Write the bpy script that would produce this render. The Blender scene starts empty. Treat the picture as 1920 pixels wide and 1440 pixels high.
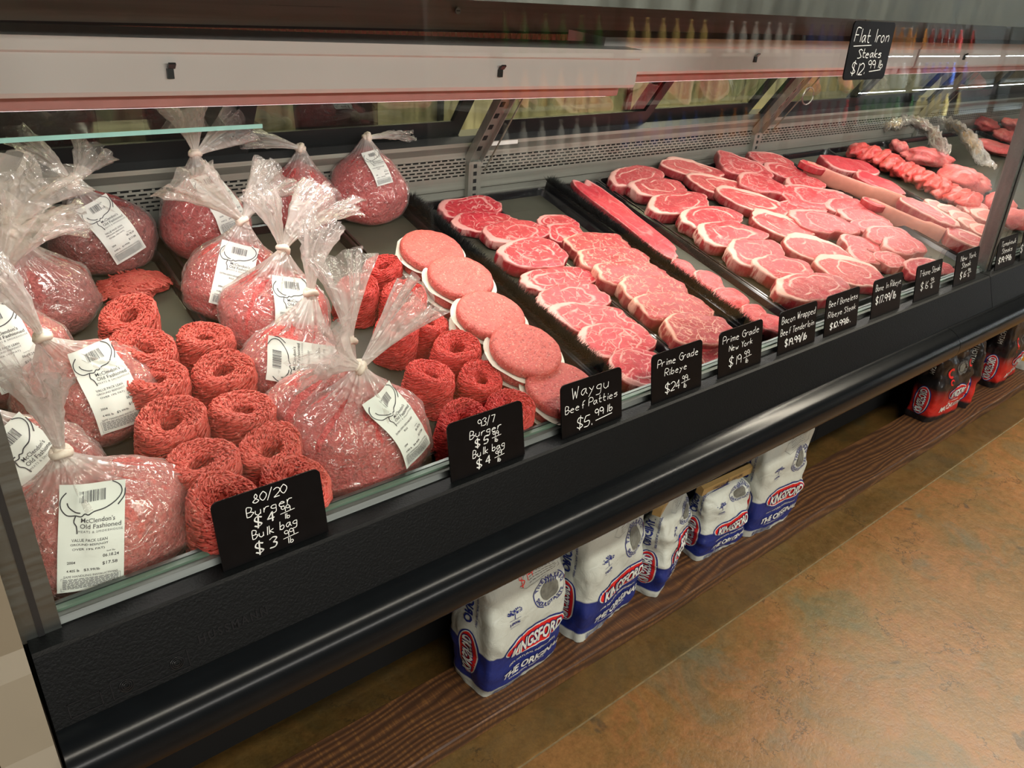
import bpy, math, random
from mathutils import Vector, Matrix, noise
from mathutils.bvhtree import BVHTree

SC = bpy.context.scene
COL = SC.collection

# ---------------------------------------------------------------- camera
CAM = Vector((0.0, -0.75, 1.44))
FPX = 1442.0


def _solve():
    xv = Vector((2910 - 960, 100 - 720, FPX))
    b = 2688.0
    dn = Vector(((-FPX * FPX - xv.y * b) / xv.x, b, FPX))
    xv.normalize(); dn.normalize()
    yv = dn.cross(xv)
    if yv.z < 0:
        yv = -yv
    return xv, yv, -dn


AX, AY, AZ = _solve()                      # world axes seen in camera coordinates (x right, y down, z forward)
cam_data = bpy.data.cameras.new('camera')
cam_data.sensor_width = 36.0
cam_data.lens = FPX / 1920 * 36.0
cam_data.clip_start = 0.02
cam = bpy.data.objects.new('camera', cam_data)
COL.objects.link(cam)
cam.matrix_world = Matrix(((AX.x, -AX.y, -AX.z, CAM.x), (AY.x, -AY.y, -AY.z, CAM.y), (AZ.x, -AZ.y, -AZ.z, CAM.z), (0, 0, 0, 1)))
SC.camera = cam

# ---------------------------------------------------------------- world, exposure, store lights
w = bpy.data.worlds.new('world')
SC.world = w
w.use_nodes = True
w.node_tree.nodes['Background'].inputs[0].default_value = (1.0, 0.93, 0.82, 1)
w.node_tree.nodes['Background'].inputs[1].default_value = 0.10
SC.view_settings.view_transform = 'Standard'
SC.view_settings.look = 'None'
SC.view_settings.exposure = 0.0
SC.view_settings.gamma = 1.0
SC.view_settings.use_curve_mapping = False
SC.cycles.transparent_max_bounces = 20
SC.cycles.use_adaptive_sampling = True
SC.cycles.adaptive_threshold = 0.06
SC.cycles.max_bounces = 4
SC.cycles.diffuse_bounces = 2
SC.cycles.glossy_bounces = 3
SC.cycles.transmission_bounces = 3
SC.cycles.caustics_reflective = False
SC.cycles.caustics_refractive = False


def area(name, loc, aim, sx, sy, power, color):
    d = bpy.data.lights.new(name, 'AREA')
    d.shape = 'RECTANGLE'; d.size = sx; d.size_y = sy; d.energy = power; d.color = color
    o = bpy.data.objects.new(name, d)
    COL.objects.link(o)
    o.location = loc
    o.rotation_euler = (Vector(aim) - Vector(loc)).to_track_quat('-Z', 'Y').to_euler()
    return o


# long ceiling tubes over the aisle, an added fill lamp, and the back room light
area('ceiling_tube_light', (2.2, -1.9, 3.3), (2.2, -1.9, 0), 6.0, 0.16, 170, (1.0, 0.92, 0.78))
area('ceiling_tube_light.001', (4.6, -0.25, 3.3), (4.2, -0.5, 0), 3.6, 0.16, 210, (1.0, 0.90, 0.72))
area('housing_fill_light', (2.0, -5.3, 2.72), (2.0, 0.3, 1.3), 9.0, 0.25, 250, (1.0, 0.95, 0.88))  # added fill, aimed under the canopy to brighten the white lamp housings
area('back_room_light', (1.4, 1.9, 2.4), (1.4, 1.45, 1.1), 3.4, 0.3, 150, (1.0, 0.92, 0.62))
# lamps of the case: they sit in the pink-white housings built below
CASE_LAMP_W = 6.3


# ---------------------------------------------------------------- helpers
def pray(u, v):
    d = Vector((u - 960, v - 720, FPX))
    return Vector((AX.dot(d), AY.dot(d), AZ.dot(d)))


DS = 0.23
PHI = math.atan(DS)


def deckz(y):
    return 0.905 + DS * (y - 0.85)


def deck(u, v, h=0.0):
    """point on the sloping deck (raised by h) that the sight line of picture point u, v meets"""
    d = pray(u, v)
    t = (deckz(CAM.y) + h - CAM.z) / (d.z - DS * d.y)
    return CAM + d * t


def at_y(u, v, y):
    d = pray(u, v)
    return CAM + d * ((y - CAM.y) / d.y)


def at_z(u, v, z):
    d = pray(u, v)
    return CAM + d * ((z - CAM.z) / d.z)


class MB:
    """collects shapes, then links them as one mesh object"""

    def __init__(self):
        self.v = []; self.f = []; self.mi = []

    def add(self, verts, faces, mi=0):
        n = len(self.v)
        self.v.extend([tuple(p) for p in verts])
        self.f.extend([tuple(i + n for i in q) for q in faces])
        self.mi.extend([mi] * len(faces))
        return self

    def box(self, x0, x1, y0, y1, z0, z1, mi=0):
        return self.add([(x0, y0, z0), (x1, y0, z0), (x1, y1, z0), (x0, y1, z0), (x0, y0, z1), (x1, y0, z1), (x1, y1, z1), (x0, y1, z1)],
                        [(0, 3, 2, 1), (4, 5, 6, 7), (0, 1, 5, 4), (1, 2, 6, 5), (2, 3, 7, 6), (3, 0, 4, 7)], mi)

    def prism(self, prof, x0, x1, mi=0, axis='x'):
        """prof: closed (y, z) outline, swept along x"""
        n = len(prof)
        if axis == 'x':
            vs = [(x0, a, b) for a, b in prof] + [(x1, a, b) for a, b in prof]
        else:
            vs = [(a, x0, b) for a, b in prof] + [(a, x1, b) for a, b in prof]
        fs = [(i, (i + 1) % n, (i + 1) % n + n, i + n) for i in range(n)]
        fs += [tuple(range(n - 1, -1, -1)), tuple(range(n, 2 * n))]
        return self.add(vs, fs, mi)

    def tube(self, pts, r, seg=6, mi=0, cap=True):
        pts = [Vector(p) for p in pts]
        rr = r if isinstance(r, (list, tuple)) else [r] * len(pts)
        vs = []; fs = []
        up = None
        for i, p in enumerate(pts):
            t = (pts[min(i + 1, len(pts) - 1)] - pts[max(i - 1, 0)])
            if t.length < 1e-9:
                t = Vector((0, 0, 1))
            t.normalize()
            if up is None:
                up = t.orthogonal().normalized()
            else:
                up = (up - t * up.dot(t))
                up = up.normalized() if up.length > 1e-6 else t.orthogonal().normalized()
            s = t.cross(up)
            for k in range(seg):
                a = 2 * math.pi * k / seg
                vs.append(p + (up * math.cos(a) + s * math.sin(a)) * rr[i])
        n = len(pts)
        for i in range(n - 1):
            for k in range(seg):
                a = i * seg + k; b = i * seg + (k + 1) % seg
                fs.append((a, b, b + seg, a + seg))
        if cap:
            fs.append(tuple(range(seg - 1, -1, -1)))
            fs.append(tuple(range((n - 1) * seg, n * seg)))
        return self.add(vs, fs, mi)

    def grid(self, rows, mi=0, closed=False):
        n = len(rows[0]); vs = [p for r in rows for p in r]; fs = []
        for i in range(len(rows) - 1):
            for k in range(n if closed else n - 1):
                a = i * n + k; b = i * n + (k + 1) % n
                fs.append((a, b, b + n, a + n))
        return self.add(vs, fs, mi)

    def mesh(self, name, mats, smooth=False):
        me = bpy.data.meshes.new(name)
        me.from_pydata(self.v, [], self.f)
        for m in (mats if isinstance(mats, (list, tuple)) else [mats]):
            me.materials.append(m)
        if isinstance(mats, (list, tuple)) and len(mats) > 1:
            me.polygons.foreach_set('material_index', self.mi)
        if smooth:
            me.polygons.foreach_set('use_smooth', [True] * len(me.polygons))
        me.update()
        return me

    def build(self, name, mats, parent=None, smooth=False, mw=None):
        return link(name, self.mesh(name, mats, smooth), parent, mw)


def link(name, data, parent=None, mw=None):
    o = bpy.data.objects.new(name, data)
    COL.objects.link(o)
    if parent is not None:
        o.parent = parent
    if mw is not None:
        o.matrix_local = mw
    return o


def empty(name, mw=None, loc=None):
    o = bpy.data.objects.new(name, None)
    COL.objects.link(o)
    o.empty_display_size = 0.05
    if mw is not None:
        o.matrix_local = mw
    if loc is not None:
        o.location = loc
    return o


def tag(o, label=None, cat=None, group=None, kind=None):
    if label: o['label'] = label
    if cat: o['category'] = cat
    if group: o['group'] = group
    if kind: o['kind'] = kind
    return o


def deck_frame(p, ang=0.0, tilt=0.0, lift=0.0):
    """matrix of a thing lying on the sloping deck at p, turned by ang about the deck normal"""
    ez = Vector((0, -math.sin(PHI), math.cos(PHI)))
    ey = Vector((0, math.cos(PHI), math.sin(PHI)))
    ex = Vector((1, 0, 0))
    m = Matrix((ex, ey, ez)).transposed().to_4x4()
    m.translation = Vector(p) + ez * lift
    return m @ Matrix.Rotation(ang, 4, 'Z') @ Matrix.Rotation(tilt, 4, 'X')


# ---------------------------------------------------------------- node helpers
class NT:
    def __init__(self, name):
        self.m = bpy.data.materials.new(name)
        self.m.use_nodes = True
        self.t = self.m.node_tree
        self.t.nodes.clear()
        self.out = self.t.nodes.new('ShaderNodeOutputMaterial')

    def n(self, typ, ins=None, **props):
        nd = self.t.nodes.new(typ)
        for k, v in props.items():
            setattr(nd, k, v)
        for k, v in (ins or {}).items():
            s = nd.inputs[k]
            if isinstance(v, bpy.types.NodeSocket):
                self.t.links.new(v, s)
            elif isinstance(v, (tuple, list)) and len(v) == 3 and s.type == 'RGBA':
                s.default_value = (*v, 1)
            else:
                s.default_value = v
        return nd

    def math(self, op, a, b=0.0, c=0.0, clamp=False):
        nd = self.n('ShaderNodeMath', operation=op, use_clamp=clamp)
        for i, x in enumerate((a, b, c)):
            if isinstance(x, bpy.types.NodeSocket):
                self.t.links.new(x, nd.inputs[i])
            else:
                nd.inputs[i].default_value = x
        return nd.outputs[0]

    def mix(self, fac, a, b):
        nd = self.n('ShaderNodeMix', data_type='RGBA')
        for s, x in ((nd.inputs[0], fac), (nd.inputs[6], a), (nd.inputs[7], b)):
            if isinstance(x, bpy.types.NodeSocket):
                self.t.links.new(x, s)
            elif isinstance(x, (tuple, list)):
                s.default_value = (*x[:3], 1)
            else:
                s.default_value = x
        return nd.outputs[2]

    def mshader(self, fac, a, b):
        nd = self.n('ShaderNodeMixShader')
        for s, x in zip(nd.inputs, (fac, a, b)):
            if isinstance(x, bpy.types.NodeSocket):
                self.t.links.new(x, s)
            else:
                s.default_value = x
        return nd.outputs[0]

    def ramp(self, fac, stops, interp='LINEAR'):
        nd = self.n('ShaderNodeValToRGB', {0: fac})
        cr = nd.color_ramp
        cr.interpolation = interp
        while len(cr.elements) < len(stops):
            cr.elements.new(0.5)
        for e, (p, c) in zip(cr.elements, stops):
            e.position = p
            e.color = (*c, 1) if isinstance(c, (tuple, list)) else (c, c, c, 1)
        return nd.outputs[0]

    def rng(self, v, a, b, c=0.0, d=1.0):
        nd = self.n('ShaderNodeMapRange', {0: v, 1: a, 2: b, 3: c, 4: d})
        return nd.outputs[0]

    def noise(self, vec, scale, detail=2.0, rough=0.5, dist=0.0, w=None):
        nd = self.n('ShaderNodeTexNoise', {'Scale': scale, 'Detail': detail, 'Roughness': rough, 'Distortion': dist})
        if w is not None:
            nd.noise_dimensions = '4D'
            self.t.links.new(w, nd.inputs['W'])
        if vec is not None:
            self.t.links.new(vec, nd.inputs['Vector'])
        return nd

    def bump(self, h, strength=0.3, dist=0.002):
        return self.n('ShaderNodeBump', {'Height': h, 'Strength': strength, 'Distance': dist}).outputs[0]

    def coord(self, which='Object'):
        return self.n('ShaderNodeTexCoord').outputs[which]

    def mapping(self, vec, scale=(1, 1, 1), rot=(0, 0, 0), loc=(0, 0, 0)):
        return self.n('ShaderNodeMapping', {0: vec, 1: loc, 2: rot, 3: scale}).outputs[0]

    def bsdf(self, color, rough=0.5, metal=0.0, normal=None, **kw):
        ins = {'Base Color': color, 'Roughness': rough, 'Metallic': metal}
        if normal is not None:
            ins['Normal'] = normal
        ins.update(kw)
        return self.n('ShaderNodeBsdfPrincipled', ins).outputs[0]

    def done(self, sh):
        self.t.links.new(sh, self.out.inputs[0])
        return self.m


def srgb(r, g, b):
    def c(x):
        x /= 255
        return x / 12.92 if x <= 0.04045 else ((x + 0.055) / 1.055) ** 2.4
    return (c(r), c(g), c(b))


def plain(name, col, rough=0.5, metal=0.0, noise_amt=0.12, nscale=30.0, bump=0.0, **kw):
    t = NT(name)
    nz = t.noise(t.coord(), nscale, 3.0).outputs[0]
    c2 = tuple(min(1.0, x * (1 + noise_amt * 2)) for x in col)
    c1 = tuple(x * (1 - noise_amt) for x in col)
    colr = t.mix(nz, c1, c2)
    nrm = t.bump(nz, bump, 0.002) if bump else None
    return t.done(t.bsdf(colr, rough, metal, nrm, **kw))


def brushed(name, col, rough=0.3, axis=2, amt=0.35, scale=160.0, metal=1.0):
    """brushed steel: fine streaks along one axis"""
    t = NT(name)
    s = [scale, scale, scale]; s[axis] = 2.0
    nz = t.noise(t.mapping(t.coord(), tuple(s)), 1.0, 3.0).outputs[0]
    blot = t.noise(t.coord(), 5.0, 3.0).outputs[0]
    f = t.math('ADD', t.math('MULTIPLY', nz, 0.6), t.math('MULTIPLY', blot, 0.4))
    c = t.mix(f, tuple(x * (1 - amt) for x in col), tuple(min(1, x * (1 + amt)) for x in col))
    r = t.rng(nz, 0.3, 0.7, rough * 0.8, rough * 1.25)
    return t.done(t.bsdf(c, r, metal, t.bump(nz, 0.08, 0.001)))


def emitter(name, col, strength):
    t = NT(name)
    return t.done(t.n('ShaderNodeEmission', {0: (*col, 1), 1: strength}).outputs[0])


def facing(t):
    g = t.n('ShaderNodeNewGeometry')
    d = t.n('ShaderNodeVectorMath', operation='DOT_PRODUCT')
    t.t.links.new(g.outputs['Normal'], d.inputs[0]); t.t.links.new(g.outputs['Incoming'], d.inputs[1])
    return t.math('ABSOLUTE', d.outputs['Value'])


def schlick(t, f0, f1, power):
    c = t.math('SUBTRACT', 1.0, facing(t), clamp=True)
    return t.math('MULTIPLY_ADD', t.math('POWER', c, power), f1, f0)


def glass_mat(name, tint=(0.96, 0.985, 0.975), f0=0.03, rough=0.0):
    t = NT(name)
    tr = t.n('ShaderNodeBsdfTransparent', {0: (*tint, 1)}).outputs[0]
    gl = t.n('ShaderNodeBsdfGlossy', {0: (1, 1, 1, 1), 'Roughness': rough}).outputs[0]
    return t.done(t.mshader(schlick(t, f0, 0.9, 5.0), tr, gl))


M = {}
M['black_plastic'] = plain('black_plastic', (0.003, 0.0036, 0.004), 0.40, noise_amt=0.3, nscale=300, bump=0.25, **{'Specular IOR Level': 0.12})
M['bumper'] = plain('bumper_vinyl', (0.004, 0.005, 0.006), 0.19, noise_amt=0.2, nscale=25, **{'Specular IOR Level': 0.14})
M['black_gloss'] = plain('black_gloss_tray', (0.010, 0.010, 0.011), 0.16, nscale=60)
M['black_frame'] = plain('black_frame', (0.014, 0.015, 0.016), 0.35)
M['sign_black'] = plain('sign_black', (0.003, 0.003, 0.0035), 0.30, noise_amt=0.3, nscale=50, **{'Specular IOR Level': 0.12})
M['chalk'] = plain('chalk_marker', srgb(222, 226, 224), 0.7, noise_amt=0.15, nscale=500)
M['steel'] = brushed('brushed_steel', (0.36, 0.36, 0.31), 0.40, axis=0, amt=0.3, metal=0.6)
M['steel_v'] = brushed('brushed_steel_upright', (0.20, 0.225, 0.205), 0.42, axis=2, amt=0.55, scale=26)
M['steel_post'] = brushed('steel_post', (0.38, 0.38, 0.33), 0.38, axis=2, metal=0.65)
M['steel_dark'] = brushed('dark_steel', (0.26, 0.25, 0.19), 0.34, axis=0, metal=0.35)
M['alu'] = brushed('aluminium_trim', (0.20, 0.22, 0.21), 0.42, axis=0)
M['beige'] = plain('beige_end_panel', srgb(118, 110, 94), 0.55, noise_amt=0.12, nscale=6)
M['white_housing'] = plain('white_enamel', (0.78, 0.70, 0.68), 0.35, noise_amt=0.04, nscale=8)
M['void'] = plain('dark_void', (0.004, 0.004, 0.004), 0.8)
M['rib'] = plain('brown_honeycomb', srgb(120, 74, 46), 0.5, noise_amt=0.3)
M['glass'] = glass_mat('front_glass')
M['glass_edge'] = plain('glass_edge_green', srgb(84, 106, 92), 0.35)
M['deck_dark'] = plain('deck_liner', srgb(34, 34, 31), 0.5, noise_amt=0.2, nscale=12, bump=0.1)
M['liner'] = plain('grey_green_tray_paper', srgb(58, 58, 48), 0.55, noise_amt=0.16, nscale=14, bump=0.3)
M['paper'] = plain('waxed_paper', srgb(222, 214, 202), 0.5, noise_amt=0.05)
M['bristle'] = plain('black_bristle', (0.010, 0.010, 0.010), 0.35, noise_amt=0.4)
M['label_white'] = plain('label_paper', srgb(226, 226, 220), 0.45, noise_amt=0.02, nscale=10)
M['ink'] = plain('label_ink', (0.02, 0.02, 0.03), 0.6)
M['ink_grey'] = plain('label_ink_grey', (0.10, 0.10, 0.11), 0.6)
M['lens'] = emitter('lamp_lens', (1.0, 0.80, 0.78), 5.0)
M['lens_side'] = plain('pink_lens', srgb(196, 140, 136), 0.3)
M['screw'] = plain('screw_steel', (0.3, 0.3, 0.28), 0.35, 1.0)


def door_mat():
    t = NT('rear_door_glass')
    tr = t.n('ShaderNodeBsdfTransparent', {0: (0.62, 0.64, 0.58, 1)}).outputs[0]
    gl = t.n('ShaderNodeBsdfGlossy', {0: (0.9, 0.95, 0.9, 1), 'Roughness': 0.03}).outputs[0]
    return t.done(t.mshader(schlick(t, 0.12, 0.8, 4.0), tr, gl))


M['door_glass'] = door_mat()


def floor_mat():
    t = NT('stained_concrete')
    c = t.coord()
    n0 = t.noise(c, 0.9, 4.0, 0.55, 0.5).outputs[0]
    n1 = t.noise(t.mapping(c, loc=(3, 8, 0)), 2.6, 7.0, 0.68, 0.7).outputs[0]
    n2 = t.noise(t.mapping(c, loc=(5, 3, 0)), 5.5, 6.0, 0.66, 1.0).outputs[0]
    n3 = t.noise(t.mapping(c, loc=(9, 1, 0)), 130, 4.0, 0.75).outputs[0]
    n5 = t.noise(t.mapping(c, loc=(1, 4, 0)), 38, 5.0, 0.7).outputs[0]
    mixn = t.rng(t.math('ADD', t.math('MULTIPLY', n0, 0.5), t.math('MULTIPLY', n1, 0.5)), 0.36, 0.64)
    col = t.ramp(mixn, [(0.0, srgb(86, 76, 44)), (0.25, srgb(110, 86, 46)), (0.5, srgb(138, 98, 54)), (0.7, srgb(150, 108, 64)), (0.88, srgb(140, 112, 70)), (1.0, srgb(120, 112, 80))])
    blot = t.ramp(t.rng(n2, 0.36, 0.64), [(0.0, srgb(104, 100, 74)), (0.3, srgb(128, 98, 54)), (0.55, srgb(146, 104, 60)), (0.78, srgb(160, 104, 62)), (1.0, srgb(116, 92, 50))])
    col = t.mix(0.45, col, blot)
    n4 = t.noise(t.mapping(c, loc=(2, 7, 0)), 3.0, 6.0, 0.65, 0.8).outputs[0]
    col = t.mix(t.math('MULTIPLY', t.rng(n4, 0.56, 0.66), 0.65), col, srgb(100, 102, 84))
    n6 = t.noise(t.mapping(c, loc=(7, 2, 0)), 7.0, 3.0, 0.55, 0.5).outputs[0]
    col = t.mix(t.math('MULTIPLY', t.rng(n6, 0.645, 0.69), 0.7), col, srgb(62, 56, 46))
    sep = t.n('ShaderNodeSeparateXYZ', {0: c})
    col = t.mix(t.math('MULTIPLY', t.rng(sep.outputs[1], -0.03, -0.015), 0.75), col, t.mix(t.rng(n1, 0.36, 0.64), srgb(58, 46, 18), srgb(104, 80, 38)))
    vo = t.n('ShaderNodeTexVoronoi', {'Vector': t.n('ShaderNodeVectorMath', {0: c, 1: t.n('ShaderNodeVectorMath', {0: t.noise(c, 3.0, 6, 0.7).outputs['Color'], 1: (0.6, 0.6, 0.6)}, operation='MULTIPLY').outputs[0]}, operation='ADD').outputs[0], 'Scale': 1.5}, feature='DISTANCE_TO_EDGE')
    crack = t.math('MULTIPLY', t.rng(vo.outputs[0], 0.0, 0.007, 1.0, 0.0), t.rng(n2, 0.44, 0.50))
    col = t.mix(t.math('MULTIPLY', crack, 0.75), col, (0.03, 0.022, 0.012))
    g = t.math('ADD', t.math('MULTIPLY', n3, 0.5), t.math('MULTIPLY', n5, 0.5))
    fine = t.mix(t.rng(g, 0.32, 0.68), (0.55, 0.53, 0.50), (1.22, 1.22, 1.22))
    mul = t.n('ShaderNodeMix', data_type='RGBA', blend_type='MULTIPLY')
    mul.inputs[0].default_value = 0.85
    t.t.links.new(t.mix(0.20, col, (0.05, 0.035, 0.01)), mul.inputs[6]); t.t.links.new(fine, mul.inputs[7])
    rough = t.rng(g, 0.3, 0.7, 0.30, 0.46)
    h = t.math('ADD', t.math('MULTIPLY', n3, 0.3), t.math('MULTIPLY', n5, 0.8))
    return t.done(t.bsdf(mul.outputs[2], rough, 0.0, t.bump(h, 0.35, 0.004)))


M['floor'] = floor_mat()


def wood_mat():
    t = NT('dark_stained_wood')
    c = t.coord()
    wob = t.noise(t.mapping(c, (1.2, 5, 5)), 1.0, 3.0).outputs[0]
    sep = t.n('ShaderNodeSeparateXYZ', {0: c})
    yy = t.math('ADD', sep.outputs[1], t.math('MULTIPLY', wob, 0.16))
    yy = t.math('ADD', yy, t.math('MULTIPLY', sep.outputs[2], 0.6))
    comb = t.n('ShaderNodeCombineXYZ', {0: t.math('MULTIPLY', sep.outputs[0], 0.12), 1: yy, 2: 0.0})
    wv = t.n('ShaderNodeTexWave', {'Vector': comb.outputs[0], 'Scale': 20.0, 'Distortion': 3.5, 'Detail': 3.0, 'Detail Scale': 1.2}, wave_type='BANDS', bands_direction='Y').outputs[1]
    fine = t.noise(t.mapping(c, (6, 300, 300)), 1.0, 3.0).outputs[0]
    cut = t.noise(t.mapping(c, (260, 18, 18)), 1.0, 2.0).outputs[0]
    col = t.ramp(wv, [(0.0, srgb(62, 40, 25)), (0.45, srgb(76, 49, 30)), (0.75, srgb(86, 56, 34)), (1.0, srgb(100, 67, 40))])
    col = t.mix(t.math('MULTIPLY', t.rng(fine, 0.35, 0.7), 0.35), col, srgb(52, 32, 19))
    col = t.mix(t.math('MULTIPLY', t.math('MULTIPLY', t.rng(cut, 0.52, 0.62), wv), 0.4), col, srgb(140, 98, 52))
    return t.done(t.bsdf(col, 0.48, 0.0, t.bump(t.math('ADD', wv, fine), 0.2, 0.002)))


M['wood'] = wood_mat()

# ---------------------------------------------------------------- setting: floor
fl = MB()
fl.add([(-4, -6, 0), (14, -6, 0), (14, -0.026, 0), (-4, -0.026, 0)], [(0, 1, 2, 3)])
fl.add([(-4, -0.020, 0), (14, -0.020, 0), (14, 4, 0), (-4, 4, 0)], [(0, 1, 2, 3)])
fl.add([(-4, -0.026, 0), (14, -0.026, 0), (14, -0.025, -0.003), (-4, -0.025, -0.003)], [(0, 1, 2, 3)])
fl.add([(-4, -0.021, -0.003), (14, -0.021, -0.003), (14, -0.020, 0), (-4, -0.020, 0)], [(0, 1, 2, 3)])
flo = tag(fl.build('floor', M['floor']), 'brown and orange stained concrete floor with a long saw cut', kind='structure')
MB().add([(-4, -0.0252, -0.0025), (14, -0.0252, -0.0025), (14, -0.0208, -0.0025), (-4, -0.0208, -0.0025)], [(0, 1, 2, 3)]).build('joint_filler', plain('joint_filler', srgb(112, 98, 70), 0.7, noise_amt=0.5, nscale=60), flo)
rw = MB().box(-4, 14, 2.3, 2.4, 0, 3.6)
tag(rw.build('wall_back', plain('back_room_wall', srgb(120, 116, 100), 0.7)), 'pale wall of the room behind the meat case', kind='structure')
ce = MB().box(-4, 14, -6, 2.4, 3.6, 3.7)
tag(ce.build('ceiling', plain('dark_ceiling', srgb(70, 66, 58), 0.8)), 'dark store ceiling high above the aisle', kind='structure')

# ---------------------------------------------------------------- the meat case (two joined sections)
SEAM = 2.44
XL, XR = 0.0, 4.9


def gtop(z):            # y of the front glass at height z
    return 0.042 + (z - 0.77) * 0.05


def case_section(x0, x1, label, first):
    root = empty('meat_display_case', loc=(0, 0, 0))
    tag(root, label, 'display case', 'refrigerated meat cases joined end to end')
    g = 0.0015
    # black front panel, leaning out towards the floor, with its top ledge
    MB().prism([(0.0, 0.757), (0.004, 0.760), (0.036, 0.762), (0.036, 0.70), (0.0, 0.66), (-0.034, 0.66), (-0.034, 0.676)], x0 + g, x1 - g).build('front_panel', M['black_plastic'], root)
    # bumper: half round vinyl rail
    prof = []
    cy, cz = -0.030, 0.628
    for k in range(25):
        a = math.radians(80 + k * 200 / 24)
        prof.append((cy + 0.052 * math.cos(a), cz + 0.047 * math.sin(a)))
    prof += [(0.0, 0.585), (0.0, 0.672)]
    bx0, bx1 = (x0 + g, 2.15) if first else (2.152, x1)
    bm_ = MB()
    bm_.grid([[(bx0, *q) for q in prof], [(bx1, *q) for q in prof]])
    bump = bm_.build('bumper', M['bumper'], root, smooth=True)
    for bx in (bx0, bx1):
        MB().add([(bx, *q) for q in prof], [tuple(range(len(prof)))]).build('bumper_end', M['bumper'], bump)
    # lower body and kick base, well back under the front
    MB().prism([(-0.01, 0.60), (0.0, 0.585), (0.36, 0.34), (0.36, 0.0), (0.95, 0.0), (0.95, 0.68), (0.0, 0.68)], x0 + g, x1 - g).build('lower_body', M['void'], root)
    # aluminium glass channel and sill
    MB().prism([(0.030, 0.760), (0.034, 0.770), (0.040, 0.772), (0.040, 0.764), (0.050, 0.764), (0.050, 0.776), (0.056, 0.776), (0.058, 0.755), (0.03, 0.755)], x0 + g, x1 - g).build('glass_channel', M['alu'], root)
    # perforated return-air strip inside the glass, with rows of slots
    s = MB()
    ya, yb, za, zb = 0.058, 0.098, 0.752, 0.742
    rows = [(0.0, 0.22, False), (0.22, 0.36, True), (0.36, 0.58, False), (0.58, 0.72, True), (0.72, 1.0, False)]
    for r0, r1, holes in rows:
        A = (ya + (yb - ya) * r0, za + (zb - za) * r0); B = (ya + (yb - ya) * r1, za + (zb - za) * r1)
        if not holes:
            s.add([(x0, *A), (x1, *A), (x1, *B), (x0, *B)], [(0, 1, 2, 3)])
        else:
            x = x0 + (0.008 if r0 < 0.4 else 0.0)
            while x < x1 - 0.01:
                s.add([(x, *A), (x + 0.005, *A), (x + 0.005, *B), (x, *B)], [(0, 1, 2, 3)])
                x += 0.020
    s.build('air_return_strip', M['alu'], root)
    # inner tub: floor under the deck, deck sheet
    MB().prism([(0.060, 0.735), (0.100, 0.725), (0.880, 0.885), (0.880, 0.70), (0.06, 0.70)], x0 + g, x1 - g).build('tub', M['black_plastic'], root)
    MB().prism([(0.100, deckz(0.10) - 0.010), (0.100, deckz(0.10)), (0.875, deckz(0.875)), (0.875, deckz(0.875) - 0.010)], x0 + g, x1 - g).build('deck', M['deck_dark'], root)
    # rear panel: plain steel below, perforated grille, plain strip and sill above
    posts = [1.205, 2.43] if first else [3.65, 4.88]
    b = MB()
    b.box(x0, x1, 0.876, 0.90, 0.88, 0.930)
    b.box(x0, x1, 0.873, 0.90, 0.9325, 0.962)
    b.box(x0, x1, 0.873, 0.90, 1.012, 1.026)
    b.prism([(0.873, 1.026), (0.862, 1.043), (0.862, 1.052), (0.90, 1.052), (0.90, 1.026)], x0, x1)
    b.build('rear_panel', M['steel'], root)
    gr = MB()
    z = 0.962; k = 0
    while z < 1.011:
        gr.add([(x0, 0.873, z), (x1, 0.873, z), (x1, 0.873, z + 0.0046), (x0, 0.873, z + 0.0046)], [(0, 1, 2, 3)])
        z1 = z + 0.0046; z2 = min(z1 + 0.0036, 1.012)
        x = x0 + (0.010 if k % 2 else 0.0)
        while x < x1:
            gr.add([(x, 0.873, z1), (x + 0.0055, 0.873, z1), (x + 0.0055, 0.873, z2), (x, 0.873, z2)], [(0, 1, 2, 3)])
            x += 0.0215
        z = z2; k += 1
    gr.build('air_grille', M['steel'], root)
    MB().box(x0, x1, 0.884, 0.90, 0.95, 1.03).build('grille_cavity', M['void'], root)
    # slotted uprights: short vertical foot, then leaning arm towards the customer
    for px in posts:
        p = MB()
        p.box(px - 0.020, px + 0.020, 0.858, 0.874, 0.90, 1.004)
        arm = [(0.858, 1.000), (0.874, 1.010), (0.684, 1.290), (0.660, 1.290)]
        p.prism(arm, px - 0.022, px - 0.019)
        p.prism(arm, px + 0.019, px + 0.022)
        p.prism([(0.874, 1.010), (0.877, 1.012), (0.687, 1.292), (0.684, 1.290)], px - 0.022, px + 0.022)
        po = p.build('upright', M['steel_post'], root)
        for i in range(5):
            zz = 0.912 + i * 0.019
            MB().box(px - 0.005, px + 0.005, 0.8572, 0.860, zz, zz + 0.010).build('slot', M['void'], po)
        # inner slotted strip of the arm
        st = MB().prism([(0.868, 1.006), (0.870, 1.007), (0.674, 1.290), (0.672, 1.290)], px - 0.019, px + 0.019).build('arm_strip', M['steel_post'], po)
        for i in range(8):
            q = 0.10 + i * 0.105
            yy = 0.868 + (0.672 - 0.868) * q; zz = 1.006 + (1.290 - 1.006) * q
            MB().prism([(yy - 0.0008, zz), (yy - 0.0018, zz - 0.0005), (yy - 0.0098, zz + 0.0115), (yy - 0.0088, zz + 0.012)], px - 0.006, px + 0.006).build('slot', M['void'], po)
        # bright angle clipped to the arm
        MB().prism([(0.842, 0.985), (0.846, 0.985), (0.690, 1.215), (0.686, 1.215)], px + 0.019, px + 0.0215).build('angle_clip', M['steel_dark'], po)
    # sloping rear doors
    def dy(z):
        return 0.885 - 0.68 * (z - 1.05)
    spans = []
    xa = x0
    for px in posts:
        spans.append((xa + 0.004, px - 0.030)); xa = px + 0.030
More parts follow.
